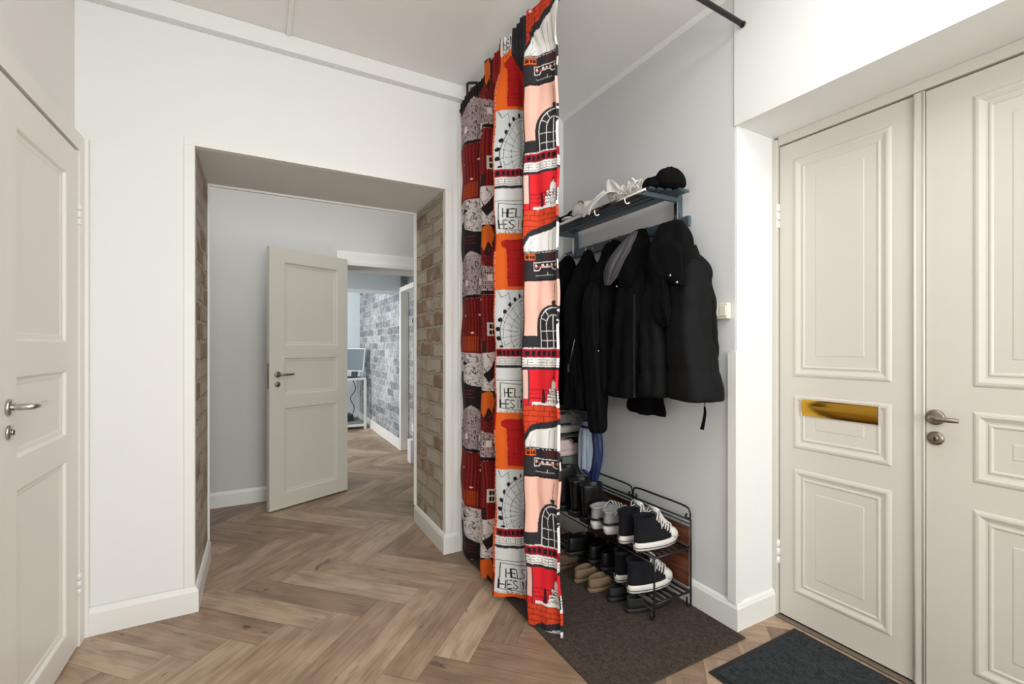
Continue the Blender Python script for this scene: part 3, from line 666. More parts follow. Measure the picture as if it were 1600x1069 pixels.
L.new(n_.outputs['Fac'], bp.inputs['Height']); L.new(bp.outputs[0], b.inputs['Normal'])
me.materials.append(m)
cur = bpy.data.objects.new('curtain', me); COL.objects.link(cur)
tag(cur, 'tall red, orange, pink and black city-print curtain hanging from the black rod', 'curtain')
# rod: L-shaped black rail, with ceiling hanger
def P(mb, name, m, parent, root=None, **k):
    off = Vector(root.location) if root is not None else Vector((0, 0, 0))
    mb.v = [tuple(Vector(p)-off) for p in mb.v]
    return mb.build(name, m, parent, **k)
rod = empty('curtain_rod', (1.072, 2.60, 2.683), 'black metal L-shaped curtain rod under the ceiling', 'curtain rod')
RX = 1.072; RY = 1.262
P(MB().tube([(RX, 2.599, 2.683), (RX, RY+.02, 2.683), (RX+.02, RY, 2.680), (1.834, RY, 2.645)], .011, 12), 'rail', M['black_metal'], rod, rod)
P(MB().tube([(RX-.004, 2.50, 2.683), (RX-.004, 2.50, 2.80), (RX+.004, 2.50, 2.806), (RX+.05, 2.47, 2.806)], .0075, 8).box(RX-.014, RX+.012, 2.47, 2.53, 2.62, 2.70), 'hanger', M['black_metal'], rod, rod)
P(MB().lathe([(.014, 0), (.014, -.006)], (RX, 2.600, 2.683), 'y'), 'flange', M['black_metal'], rod, rod)
P(MB().lathe([(.013, 0), (.013, -.006)], (1.834, RY, 2.645), 'x'), 'flange', M['black_metal'], rod, rod)

# ================================================================== HAT RACK
hr = empty('hat_rack', (1.84, 2.0, 1.80), 'blue-grey metal hat rack with slatted shelf and coat hooks on the shaded wall', 'coat rack')
for i, (x0, x1, z0, y0) in enumerate(((1.590, 1.625, 1.985, 1.565), (1.640, 1.675, 1.988, 1.560), (1.690, 1.725, 1.991, 1.555), (1.745, 1.815, 1.994, 1.530))):
    P(MB().box(x0, x1, y0, 2.56, z0, z0+.012), 'slat', M['rack_dark'] if i < 3 else M['rack_blue'], hr, hr, bevel=.002)
P(MB().tube([(1.560, 1.56, 1.975), (1.560, 2.56, 1.975)], .009, 12), 'front_rod', M['chrome'], hr, hr)
for y in (1.602, 2.452):
    P(MB().box(1.556, 1.815, y-.009, y+.009, 1.962, 1.984).box(1.805, 1.838, y-.011, y+.011, 1.84, 2.0).tube([(1.815, y, 1.96), (1.822, y-.012, 1.9), (1.82, y-.012, 1.86)], .006, 8), 'bracket', M['rack_blue'], hr, hr, bevel=.002)
    P(MB().box(1.80, 1.806, y-.0095, y+.0095, 1.85, 1.96), 'bracket_stay', M['chrome'], hr, hr)
P(MB().box(1.812, 1.830, 1.533, 2.56, 1.833, 1.884), 'hook_rail', M['rack_blue'], hr, hr, bevel=.003)
HY = [2.468, 2.255, 2.022, 1.806, 1.615]
for y in HY:
    P(MB().tube([(1.812, y, 1.872), (1.795, y, 1.868), (1.785, y, 1.850), (1.772, y, 1.832), (1.752, y, 1.835), (1.748, y, 1.852)], .0052, 8, sub=4).box(1.806, 1.812, y-.009, y+.009, 1.85, 1.885), 'hook', M['zip'], hr, hr)
for y in (1.695, 1.925):
    P(MB().tube([(1.56, y, 1.982), (1.553, y, 1.968), (1.556, y-.004, 1.948), (1.566, y-.010, 1.943), (1.573, y-.014, 1.951)], .0042, 8, sub=4), 'hook', M['snap'], hr, hr)

# ================================================================== COATS
def loft(mb, secs, seed=0, n=56, per=8, fold=.0, nf=7, quilt=None, pw=2.4, cap=(True, True), mi=0, zfold=0):
    """secs: (z,cx,cy,hx,hy); returns rounded closed tube with folds that deepen downward"""
    rr = random.Random(seed); ph = [rr.uniform(0, 2*PI) for _ in range(8)]
    P5 = [np.array(s_) for s_ in secs]; out = []
    for i in range(len(P5)-1):
        a, b_, c_, d = P5[max(i-1, 0)], P5[i], P5[i+1], P5[min(i+2, len(P5)-1)]
        for k in range(per):
            t = k/per; v = .5*((2*b_)+(c_-a)*t+(2*a-5*b_+4*c_-d)*t*t+(3*b_-a-3*c_+d)*t**3); out.append(v)
    out.append(P5[-1]); z0, z1 = out[0][0], out[-1][0]; rings = []
    for v in out:
        z, cx_, cy_, hx, hy = v; dn = (z-z0)/(z1-z0+1e-9); ring = []
        qb = 0
        if quilt:
            f_ = ((z-quilt[1])/quilt[0]) % 1.0; qb = quilt[2]*(abs(math.sin(PI*f_))**.55-.75)
        for k in range(n):
            a = 2*PI*k/n; ca_, sa = math.cos(a), math.sin(a)
            r = (abs(ca_)**pw+abs(sa)**pw)**(-1/pw)
            fo = fold*(.35+.65*dn)*(math.sin(nf*a+ph[0]+1.5*math.sin(4*z+ph[1]))+.5*math.sin((nf+4)*a+ph[2]+3*z)+.4*math.sin(3*a+ph[3]+zfold*z))
            wr = fold*.35*math.sin(38*z+5*math.sin(2*a+ph[4])+ph[5])
            e = 1+(fo+wr+qb)/max(.03, min(hx, hy))
            if hx < .004 or hy < .004: e = 1
            ring.append((cx_+hx*r*ca_*e, cy_+hy*r*sa*e, z+fold*.3*math.sin(3*a+ph[6])*(1 if dn > .9 else 0)))
        rings.append(ring)
    mb.rings(rings, cap0=cap[0], cap1=cap[1], mi=mi); return mb
# 1: black puffer, nearest the door
c1 = empty('puffer_jacket', (1.70, 1.45, 1.00), 'black quilted puffer jacket with hood, on the hook nearest the front door', 'jacket', 'coats on the rack')
b1 = MB()
loft(b1, [(1.74, 1.755, 1.52, .03, .03), (1.70, 1.745, 1.505, .05, .055), (1.62, 1.73, 1.475, .070, .078), (1.54, 1.715, 1.450, .080, .085), (1.45, 1.71, 1.440, .088, .088), (1.30, 1.705, 1.435, .096, .092), (1.15, 1.70, 1.408, .100, .104), (1.04, 1.695, 1.392, .104, .112), (1.012, 1.695, 1.392, .100, .106), (1.008, 1.695, 1.392, .05, .05)], 3, fold=.004, nf=5, quilt=(.135, 1.005, .006), per=12)
P(b1, 'front_panel', M['black_nylon'], c1, c1)
b1 = MB()
loft(b1, [(1.66, 1.735, 1.62, .03, .02), (1.64, 1.73, 1.62, .05, .05), (1.50, 1.71, 1.615, .078, .070), (1.35, 1.70, 1.610, .090, .078), (1.18, 1.695, 1.600, .096, .086), (1.04, 1.69, 1.595, .098, .088), (1.012, 1.69, 1.595, .09, .08), (1.008, 1.69, 1.595, .05, .05)], 4, fold=.004, nf=5, quilt=(.135, .992, .006), per=12)
P(b1, 'front_panel', M['black_nylon'], c1, c1)
b1 = MB()
loft(b1, [(1.72, 1.76, 1.54, .03, .08), (1.60, 1.765, 1.53, .045, .14), (1.40, 1.77, 1.52, .05, .15), (1.12, 1.77, 1.52, .05, .15)], 5, fold=.005, nf=6, quilt=(.135, 1.0, .005), per=10)
P(b1, 'back', M['black_nylon'], c1, c1)
b1 = MB()   # hood and shoulders draping from the hook
loft(b1, [(1.862, 1.770, 1.600, .010, .030), (1.855, 1.765, 1.598, .030, .055), (1.82, 1.745, 1.580, .055, .085), (1.75, 1.725, 1.560, .074, .105), (1.68, 1.712, 1.550, .086, .118), (1.61, 1.704, 1.535, .090, .120), (1.56, 1.700, 1.530, .078, .105), (1.54, 1.70, 1.53, .05, .07)], 8, fold=.010, nf=4, per=9, zfold=9)
hood = P(b1, 'hood', M['black_cloth'], c1, c1)
b1 = MB()   # storm flap with two pale snaps
loft(b1, [(1.72, 1.640, 1.500, .012, .05), (1.66, 1.626, 1.480, .014, .080), (1.60, 1.618, 1.462, .014, .078), (1.55, 1.612, 1.430, .012, .050), (1.515, 1.610, 1.405, .007, .018)], 9, fold=.003, nf=3, per=6)
P(b1, 'collar_flap', M['black_cloth'], c1, c1)
b1 = MB()   # inner loop of dark lining between the lobes
loft(b1, [(1.60, 1.64, 1.535, .03, .035), (1.48, 1.625, 1.52, .032, .04), (1.37, 1.625, 1.50, .028, .034), (1.34, 1.628, 1.497, .01, .012)], 10, fold=.006, nf=4, per=7)
P(b1, 'lining', M['black_fur'], c1, c1)
for (x, y, z) in ((1.600, 1.452, 1.565), (1.600, 1.414, 1.530)):
    P(MB().lathe([(.0055, 0), (.0065, -.003), (.004, -.006)], (x, y, z), 'x', 14), 'snap', M['snap'], c1, c1)
P(MB().tube([(1.70, 1.352, 1.03), (1.70, 1.352, .97), (1.702, 1.350, .955)], .0022, 6).tube([(1.70, 1.352, .985), (1.70, 1.351, .95), (1.695, 1.362, .885)], lambda t: .004+.0045*t, 8, sub=3), 'drawcord', M['black_cloth'], c1, c1)
# teal garment glimpsed between the puffer's panels
g = empty('teal_garment', (1.80, 1.53, .985), 'washed teal cloth showing under the black puffer jacket', 'garment')
b1 = MB(); loft(b1, [(1.60, 1.812, 1.53, .010, .03), (1.3, 1.810, 1.528, .012, .06), (1.06, 1.808, 1.525, .014, .055), (.99, 1.808, 1.530, .014, .045)], 21, fold=.003, nf=9, per=5)
P(b1, 'fabric', M['teal_cloth'], g, g)
# 2: coat with grey lining
c2 = empty('hooded_coat', (1.70, 1.80, .95), 'black hooded coat with its grey lining turned out, left of the puffer jacket', 'coat', 'coats on the rack')
b1 = MB()
loft(b1, [(1.72, 1.76, 1.80, .03, .05), (1.66, 1.74, 1.79, .06, .09), (1.54, 1.715, 1.785, .088, .115), (1.35, 1.70, 1.785, .104, .125), (1.15, 1.695, 1.79, .108, .13), (1.02, 1.69, 1.80, .108, .135), (.99, 1.69, 1.80, .10, .12)], 11, fold=.010, nf=6, per=9)
P(b1, 'body', M['navy_cloth'], c2, c2)
b1 = MB(); loft(b1, [(1.06, 1.76, 1.745, .04, .10), (.95, 1.755, 1.750, .042, .105), (.905, 1.752, 1.735, .042, .100), (.90, 1.75, 1.73, .02, .06)], 12, fold=.008, nf=5, per=6)
P(b1, 'inner_hem', M['black_fur'], c2, c2)
b1 = MB(); loft(b1, [(1.868, 1.762, 1.803, .012, .028), (1.855, 1.755, 1.806, .026, .045), (1.80, 1.735, 1.815, .045, .075), (1.70, 1.71, 1.825, .062, .105), (1.60, 1.69, 1.80, .07, .11), (1.54, 1.69, 1.79, .05, .07)], 13, fold=.010, nf=4, per=8, zfold=7)
P(b1, 'hood', M['black_fur'], c2, c2)
b1 = MB(); loft(b1, [(1.850, 1.715, 1.790, .008, .012), (1.80, 1.680, 1.805, .022, .034), (1.72, 1.640, 1.830, .028, .060), (1.65, 1.615, 1.850, .026, .056), (1.57, 1.605, 1.880, .008, .014)], 14, fold=.006, nf=5, per=8, zfold=14)
P(b1, 'lining', M['grey_lining'], c2, c2)
P(MB().lathe([(.005, 0), (.006, -.003), (.003, -.005)], (1.598, 1.80, 1.555), 'x', 12), 'snap', M['snap'], c2, c2)
P(MB().box(1.588, 1.592, 1.664, 1.672, 1.0, 1.50), 'zipper', M['zip'], c2, c2)
P(MB().box(1.735, 1.74, 1.640, 1.652, .90, 1.0), 'zipper_end', M['black_fur'], c2, c2)
# 3
c3 = empty('wool_coat', (1.69, 1.99, .96), 'dark blue-black coat with long hanging sleeve, between the grey-lined coat and the wool overcoat', 'coat', 'coats on the rack')
b1 = MB(); loft(b1, [(1.855, 1.768, 2.015, .012, .020), (1.83, 1.76, 2.01, .030, .045), (1.76, 1.745, 2.00, .05, .075), (1.66, 1.715, 1.99, .078, .10), (1.5, 1.70, 1.985, .095, .105), (1.3, 1.69, 1.98, .10, .11), (1.12, 1.685, 1.97, .105, .12), (1.02, 1.68, 1.965, .105, .12), (.99, 1.68, 1.965, .09, .10)], 15, fold=.010, nf=6, per=9)
P(b1, 'body', M['black_cloth'], c3, c3)
b1 = MB(); loft(b1, [(1.60, 1.63, 2.01, .03, .035), (1.52, 1.60, 2.00, .045, .05), (1.3, 1.59, 1.985, .050, .055), (1.1, 1.592, 1.965, .050, .055), (.92, 1.60, 1.965, .048, .054), (.82, 1.605, 1.965, .044, .048), (.785, 1.606, 1.965, .034, .038), (.777, 1.606, 1.965, .018, .02)], 16, fold=.006, nf=4, per=8)
P(b1, 'sleeve', M['navy_cloth'], c3, c3)
P(MB().lathe([(.004, 0), (.005, -.002), (.003, -.004)], (1.545, 1.88, 1.225), 'x', 12), 'button', M['snap'], c3, c3)
# 4
c4 = empty('wool_overcoat', (1.67, 2.16, .94), 'black wool overcoat with a slanted zip pocket, second coat from the curtain', 'coat', 'coats on the rack')
b1 = MB(); loft(b1, [(1.842, 1.765, 2.25, .010, .016), (1.80, 1.755, 2.24, .030, .045), (1.70, 1.73, 2.22, .06, .09), (1.58, 1.70, 2.20, .085, .11), (1.4, 1.675, 2.17, .10, .115), (1.2, 1.655, 2.14, .105, .12), (1.0, 1.645, 2.12, .105, .125), (.90, 1.645, 2.12, .10, .12), (.89, 1.645, 2.12, .06, .08)], 17, fold=.010, nf=6, per=9)
P(b1, 'body', M['black_cloth'], c4, c4)
b1 = MB(); loft(b1, [(1.62, 1.62, 2.19, .035, .04), (1.5, 1.595, 2.17, .046, .052), (1.25, 1.585, 2.13, .048, .055), (1.06, 1.585, 2.10, .045, .05), (1.0, 1.587, 2.095, .04, .045), (.995, 1.587, 2.095, .02, .02)], 18, fold=.006, nf=4, per=8)
P(b1, 'sleeve', M['black_cloth'], c4, c4)
P(MB().tube([(1.535, 2.075, 1.29), (1.525, 2.115, 1.14)], .0028, 6).box(1.520, 1.526, 2.114, 2.121, 1.105, 1.145), 'pocket_zipper', M['zip'], c4, c4)
# 5
c5 = empty('parka', (1.67, 2.38, .95), 'black parka half hidden by the curtain, last coat on the left', 'coat', 'coats on the rack')
b1 = MB(); loft(b1, [(1.842, 1.765, 2.46, .010, .016), (1.815, 1.755, 2.45, .035, .04), (1.75, 1.73, 2.44, .06, .07), (1.65, 1.70, 2.42, .08, .085), (1.45, 1.68, 2.40, .095, .10), (1.2, 1.66, 2.37, .10, .11), (1.0, 1.65, 2.35, .10, .11), (.90, 1.65, 2.35, .09, .10), (.89, 1.65, 2.35, .05, .05)], 19, fold=.009, nf=5, per=9)
P(b1, 'body', M['black_fur'], c5, c5)
P(MB().tube([(1.575, 2.29, 1.50), (1.560, 2.268, 1.40), (1.555, 2.262, 1.22)], .002, 6, sub=4), 'piping', M['zip'], c5, c5)

# ================================================================== THINGS ON THE SHELF
t = empty('beanie', (1.70, 1.55, 2.004), 'black knit beanie at the door end of the slatted hat shelf', 'hat')
b1 = MB(); loft(b1, [(2.006, 1.705, 1.552, .070, .060), (2.02, 1.705, 1.552, .074, .064), (2.045, 1.70, 1.550, .070, .060), (2.072, 1.695, 1.546, .052, .046), (2.088, 1.692, 1.543, .026, .024), (2.091, 1.69, 1.542, .006, .006)], 31, fold=.004, nf=9, per=5)
P(b1, 'crown', M['beanie'], t, t)
b1 = MB(); loft(b1, [(2.006, 1.66, 1.605, .055, .05), (2.03, 1.66, 1.605, .056, .05), (2.052, 1.662, 1.60, .04, .038), (2.062, 1.665, 1.597, .012, .012)], 32, fold=.004, nf=9, per=5)
P(b1, 'cuff', M['beanie'], t, t)
t = empty('fringed_scarf', (1.68, 1.85, 2.0), 'white fringed scarf bunched on the hat shelf, strands over the front rod', 'scarf')
b1 = MB()
loft(b1, [(2.002, 1.70, 1.83, .07, .11), (2.03, 1.70, 1.84, .065, .10), (2.075, 1.69, 1.895, .045, .050), (2.13, 1.685, 1.935, .022, .030), (2.165, 1.683, 1.955, .006, .008)], 33, fold=.010, nf=4, per=7, zfold=20)
loft(b1, [(2.002, 1.70, 1.72, .05, .09), (2.03, 1.70, 1.72, .045, .08), (2.05, 1.70, 1.72, .02, .04)], 34, fold=.008, nf=5, per=5)
P(b1, 'fabric', M['white_cloth'], t, t)
b1 = MB(); r3 = random.Random(5)
for i in range(11):
    y = 1.955-i*.011+r3.uniform(-.004, .004); e = r3.uniform(0, .05); yb = 1.99-i*.006
    b1.tube([(1.668, y, 2.12-i*.008), (1.60, y+.012, 2.06), (1.553, yb+.015, 2.005), (1.549, yb+.03, 1.985-.01-e*.4)], .0042, 6, sub=4)
for i in range(26):
    y = 1.86-r3.uniform(0, .23); x = r3.uniform(1.60, 1.72); z = 2.02+r3.uniform(0, .05)
    b1.tube([(x, y, z), (x-.02, y+r3.uniform(-.03, .03), z+r3.uniform(0, .03)), (x-.03, y+r3.uniform(-.05, .05), 2.012+r3.uniform(0, .01))], .0042, 6, sub=3)
P(b1, 'fringe', M['white_wool'], t, t)
t = empty('white_cap', (1.66, 2.14, 2.0), 'white cloth cap with a visor lying left of the fringed scarf', 'cap')
b1 = MB(); loft(b1, [(2.002, 1.66, 2.13, .07, .085), (2.03, 1.66, 2.13, .074, .085), (2.065, 1.66, 2.12, .06, .068), (2.085, 1.66, 2.11, .02, .02)], 36, fold=.005, nf=6, per=5)
P(b1, 'crown', M['white_cloth'], t, t)
b1 = MB(); loft(b1, [(2.003, 1.63, 2.235, .06, .05), (2.010, 1.63, 2.235, .06, .05), (2.014, 1.63, 2.23, .05, .04)], 37, per=3)
P(b1, 'visor', M['white_cloth'], t, t)
P(MB().tube([(1.62, 2.06, 2.03), (1.60, 2.10, 2.075), (1.62, 2.16, 2.088)], .004, 6, sub=4), 'strap', M['zip'], t, t)
t = empty('black_glove', (1.64, 2.33, 2.0), 'small black knitted glove at the curtain end of the hat shelf', 'glove')
b1 = MB(); loft(b1, [(2.003, 1.64, 2.33, .05, .06), (2.03, 1.64, 2.33, .048, .055), (2.045, 1.64, 2.32, .02, .03)], 38, fold=.004, nf=5, per=4)
P(b1, 'palm', M['beanie'], t, t)
b1 = MB()
for k, (dx, dz) in enumerate(((-.03, .0), (-.01, .01), (.012, .008), (.032, .0))): b1.tube([(1.64+dx, 2.29, 2.018+dz), (1.64+dx*1.2, 2.25, 2.03+dz*2), (1.64+dx*1.3, 2.215, 2.024+dz*3)], lambda t: .0095-.003*t, 8, sub=3)
b1.tube([(1.60, 2.33, 2.018), (1.575, 2.30, 2.024), (1.572, 2.28, 2.02)], .008, 8, sub=3)
P(b1, 'fingers', M['beanie'], t, t)

# ================================================================== HANGING ORGANIZER AND BUNDLE
og = empty('shoe_organizer', (1.70, 2.38, .45), 'grey-green hanging fabric shoe organizer behind the curtain under the coats', 'shoe organizer')
for z in (.46, .575, .70, .86): P(MB().box(1.56, 1.815, 2.285, 2.56, z-.006, z), 'shelf', M['organizer'], og, og, bevel=.002)
P(MB().box(1.56, 1.815, 2.553, 2.558, .46, .95), 'back', M['organizer'], og, og)
P(MB().box(1.811, 1.815, 2.285, 2.553, .46, .95), 'side', M['organizer'], og, og)
P(MB().box(1.60, 1.813, 2.286, 2.289, .46, .57), 'pocket', M['organizer'], og, og)
bd = empty('fabric_bundle', (1.72, 2.19, .45), 'navy blue and pale grey cloth bundle hanging above the black shoe rack', 'bag')
b1 = MB(); loft(b1, [(.80, 1.70, 2.19, .014, .014), (.77, 1.70, 2.19, .028, .026), (.70, 1.70, 2.19, .036, .034), (.60, 1.70, 2.19, .038, .036), (.53, 1.70, 2.19, .032, .030), (.49, 1.70, 2.19, .014, .014)], 41, fold=.005, nf=7, per=6)
P(b1, 'bag', M['pale_cloth'], bd, bd)
b1 = MB(); loft(b1, [(.83, 1.735, 2.17, .012, .012), (.77, 1.75, 2.16, .028, .030), (.65, 1.758, 2.155, .030, .034), (.53, 1.752, 2.16, .028, .030), (.45, 1.74, 2.17, .020, .022), (.43, 1.74, 2.17, .008, .008)], 42, fold=.006, nf=6, per=6)
P(b1, 'wrap', M['blue_cloth'], bd, bd)
P(MB().tube([(1.70, 2.19, .79), (1.73, 2.175, .83), (1.76, 2.175, .94), (1.80, 2.17, 1.20), (1.812, 2.17, 1.83)], .004, 6, sub=4).tube([(1.665, 2.19, .775), (1.69, 2.155, .77), (1.735, 2.165, .775)], .008, 8, sub=4).tube([(1.675, 2.185, .52), (1.69, 2.16, .50), (1.72, 2.165, .47)], .009, 8, sub=4), 'drawstring', M['blue_cloth'], bd, bd)

# ================================================================== SHOES
def fring(xb, xf, w_, z, n=36, tilt=0, zf=None):
    """shoe-shaped ring: heel xb, toe xf, half width w; tilt lifts the toe side"""
    r = []
    for k in range(n):
        a = 2*PI*k/n; t = (1-math.cos(a))/2; s_ = math.sin(a)
        yy = w_*math.copysign(abs(s_)**.75, s_)*(.80+.24*math.sin(PI*min(1, t*1.05))*t*1.3+.03)
        r.append((xb+(xf-xb)*t, yy, z+tilt*t))
    return r
def rset(mb, secs, **k): return mb.rings([fring(*s_) for s_ in secs], **k)
def shoe_root(name, label, cat, group): return empty(name, (0, 0, 0), label, cat, group)
def hightop(label, group):
    r = shoe_root('high_top_sneaker', label, 'sneaker', group)
    s_ = MB(); rset(s_, [(.006, .256, .040, 0), (.001, .267, .046, .004), (0, .272, .0485, .024), (.002, .270, .0475, .036), (.008, .262, .043, .038)])
    so = s_.build('sole', M['rubber_white'], r)
    l_ = MB(); l_.tube([(x, y*1.008, z) for x, y, z in fring(-.001, .273, .0487, .014, 36)], .0016, 5, closed=True); l_.build('sole_stripe', M['canvas'], so)
    u = MB(); rset(u, [(.005, .258, .0425, .034), (.005, .254, .0420, .052), (.007, .240, .0405, .068), (.009, .212, .0385, .084), (.010, .176, .0355, .098), (.008, .150, .0355, .118), (.004, .131, .0365, .138), (-.002, .119, .0380, .152), (.002, .113, .035, .155), (.010, .106, .030, .145), (.014, .10, .027, .10)], cap1=True)
    u.build('upper', M['canvas'], r)
    tc_ = MB(); rset(tc_, [(.186, .267, .0425, .034), (.186, .264, .0422, .054), (.190, .250, .038, .070), (.198, .234, .028, .079), (.208, .222, .010, .082)]); tc_.build('toe_cap', M['rubber_white'], r)
    tg = MB(); tg.rings([[(.190-.068*i/5+.004, y*(1+.2*i/5), .092+.094*i/5) for y in (-.023, 0, .023)]+[(.180-.068*i/5, y*(1+.2*i/5), .092+.094*i/5) for y in (.023, 0, -.023)] for i in range(6)]); tg.build('tongue', M['white_cloth'], r)
    lc = MB(); pts = []
    for i in range(7):
        f_ = i/6; x = .214-.086*f_**.9; z = .086+.074*f_
        lc.tube([(x-.022, -.0365, z-.024), (x-.006, -.026, z-.004), (x+.006, -.012, z+.006), (x+.004, .012, z+.006), (x-.006, .026, z-.004), (x-.022, .0365, z-.024)], .0042, 6, sub=3)
    lc.tube([(.124, 0, .164), (.128, -.030, .178), (.122, -.043, .150), (.128, -.046, .110), (.130, -.045, .095)], .0028, 6, sub=4)
    lc.tube([(.124, 0, .164), (.126, .026, .185), (.116, .034, .165), (.120, .038, .13)], .0028, 6, sub=4)
    lc.tube([(.124, 0, .164), (.10, -.02, .182), (.112, -.038, .170), (.120, -.01, .172)], .0028, 6, sub=4); lc.build('laces', M['lace_white'], r)
    hs = MB(); hs.tube([(-.001, 0, .03), (.004, 0, .07), (.005, 0, .12), (.001, 0, .158)], .0035, 6); hs.build('heel_strip', M['canvas'], r)
    rm = MB(); rm.tube([(x, y, z) for x, y, z in fring(-.001, .117, .0375, .1545, 24)], .002, 6, closed=True); rm.build('collar', M['canvas'], r)
    return r
def lowshoe(name, label, cat, group, m_up, m_so, L=.28, hgt=.065, sole=.022, heel=.0, bow=False):
    r = shoe_root(name, label, cat, group)
    s_ = MB(); rset(s_, [(.006, L-.008, .036, 0), (0, L, .041, .004), (0, L+.001, .042, sole-.004), (.004, L-.004, .040, sole)]); s_.build('sole', m_so, r)
    u = MB(); rset(u, [(.004, L-.004, .039, sole-.002), (.004, L-.006, .0385, sole+.018), (.006, L-.030, .036, sole+.032), (.007, L-.075, .034, sole+.040), (.008, L-.115, .032, hgt+.006), (.010, L-.125, .030, hgt+.010), (.014, L-.130, .026, hgt+.004), (.020, L-.135, .022, sole+.012)], cap1=True); u.build('upper', m_up, r)
    if bow:
        l_ = MB()
        for i in range(4): l_.tube([(L-.078-.014*i, -.016, hgt-.006+.005*i), (L-.070-.014*i, 0, hgt+.0+.006*i), (L-.078-.014*i, .016, hgt-.006+.005*i)], .0022, 6, sub=3)
        l_.build('laces', m_up, r)
    else:
        l_ = MB(); l_.rings([[(L-.10+dx, y, hgt-.004-dx*.35+.002*(1-abs(y)/.03)) for y in (-.030, -.015, 0, .015, .030)] for dx in (-.012, .006)], closed=False); l_.tube([(L-.10, -.031, hgt-.006), (L-.10, 0, hgt+.004), (L-.10, .031, hgt-.006)], .0035, 6, sub=4); l_.build('strap', m_up, r)
    return r
def boot(label, group, hgt=.205):
    r = shoe_root('ankle_boot', label, 'boot', group)
    s_ = MB(); rset(s_, [(.006, .266, .036, 0), (0, .274, .041, .004), (0, .274, .042, .026), (.004, .27, .040, .030)]); s_.box(.002, .08, -.034, .034, 0, .02); s_.build('sole', M['black_sole'], r)
    u = MB(); rset(u, [(.004, .268, .039, .028), (.003, .262, .039, .055), (.002, .235, .038, .075), (.0, .195, .037, .095), (-.002, .150, .037, .125), (-.004, .128, .039, .17), (-.008, .128, .043, hgt-.01), (-.006, .126, .042, hgt), (.004, .118, .036, hgt-.006), (.01, .11, .032, hgt-.08)], cap1=True); u.build('upper', M['black_leather'], r)
    l_ = MB(); l_.tube([(-.010, 0, hgt-.02), (-.020, 0, hgt+.01), (-.004, 0, hgt+.012)], .003, 6, sub=4); l_.build('pull_tab', M['black_leather'], r)
    return r
def runner(label, group):
    r = shoe_root('running_shoe', label, 'sneaker', group)
    s_ = MB(); rset(s_, [(.012, .27, .034, 0), (.004, .282, .041, .004), (-.004, .285, .045, .030), (-.002, .280, .043, .042), (.006, .270, .038, .045)]); so = s_.build('sole', M['sneaker_white'], r)
    s_ = MB(); rset(s_, [(.012, .270, .035, -.004), (.008, .276, .0385, -.002), (.006, .278, .0395, .004)]); s_.build('outsole', M['black_sole'], so)
    u = MB(); rset(u, [(.004, .268, .040, .042), (.000, .262, .0405, .060), (.002, .225, .038, .078), (.004, .180, .036, .098), (-.002, .130, .036, .112), (-.008, .118, .035, .120), (.002, .112, .030, .116), (.012, .106, .027, .07)], cap1=True); u.build('upper', M['grey_mesh'], r)
    u = MB(); u.tube([(-.002, .0, .055), (.006, -.030, .058), (.05, -.041, .060), (.10, -.042, .056)], .0055, 6, sub=4).tube([(-.002, 0, .055), (.006, .030, .058), (.05, .041, .060), (.10, .042, .056)], .0055, 6, sub=4); u.build('heel_stripe', M['black_leather'], r)
    l_ = MB()
    for i in range(4): l_.tube([(.20-.022*i, -.020, .088+.008*i), (.205-.022*i, 0, .100+.009*i), (.20-.022*i, .020, .088+.008*i)], .003, 6, sub=3)
    l_.tube([(.118, 0, .126), (.07, -.035, .130), (.03, -.05, .110)], .002, 6, sub=3); l_.build('laces', M['lace_white'], r)
    return r
def put(o, x, y, z, rz=0):
    o.location = (x, y, z); o.rotation_euler = (0, 0, math.radians(rz)); return o
TOP, BOT = .293, .083
a = put(hightop('black canvas high-top sneaker, nearest shoe on the rack\'s upper shelf', 'canvas high-tops'), 1.530, 1.605, TOP, -1)
dup(a, (1.522, 1.700, TOP), math.radians(2), 'black canvas high-top on the upper shelf, tucked behind the nearest one')
dup(a, (1.520, 1.638, BOT), math.radians(-3), 'black canvas high-top on the lower shelf behind the front upright')
dup(a, (1.535, 1.742, BOT), math.radians(1), 'black canvas high-top on the lower shelf, farther one, beside the black leather shoes')
a = put(runner('white-soled grey running shoe on the upper shelf, the one beside the canvas high-tops', 'grey running shoes'), 1.520, 1.808, TOP+.004, -2)
dup(a, (1.508, 1.892, TOP+.004), math.radians(2), 'white-soled grey running shoe on the upper shelf, the one beside the black boots')
a = put(boot('black leather boot on the upper shelf next to the grey running shoes', 'black boots'), 1.53, 1.995, TOP, 0)
dup(a, (1.53, 2.098, TOP), math.radians(3), 'black leather boot on the upper shelf, farther of the two in view')
a = put(boot('tall black leather boot by the curtain at the far end of the upper shelf', 'black boots', .25), 1.52, 2.215, TOP, 2)
for i, (x, y, rz, lb) in enumerate(((1.545, 1.862, 0, 'glossy black leather shoe on the lower shelf next to the canvas high-tops'), (1.540, 1.955, 2, 'glossy black leather shoe on the lower shelf, farther from the canvas high-tops'))):
    if i == 0: a = put(lowshoe('leather_shoe', lb, 'shoe', 'black leather shoes', M['black_leather'], M['black_sole'], bow=True, hgt=.085), x, y, BOT, rz)
    else: dup(a, (x, y, BOT), math.radians(rz), lb)
a = put(lowshoe('leather_shoe', 'black leather shoe with a strap on the lower shelf below the tall boot', 'shoe', None, M['black_leather'], M['black_sole'], hgt=.09), 1.49, 2.085, BOT+.0, 4)
a = put(lowshoe('loafer', 'worn brown leather shoe on the mat beside the curtain hem', 'shoe', 'brown shoes', M['brown_leather'], M['brown_leather'], bow=True, hgt=.075), 1.395, 2.115, .007, 3)
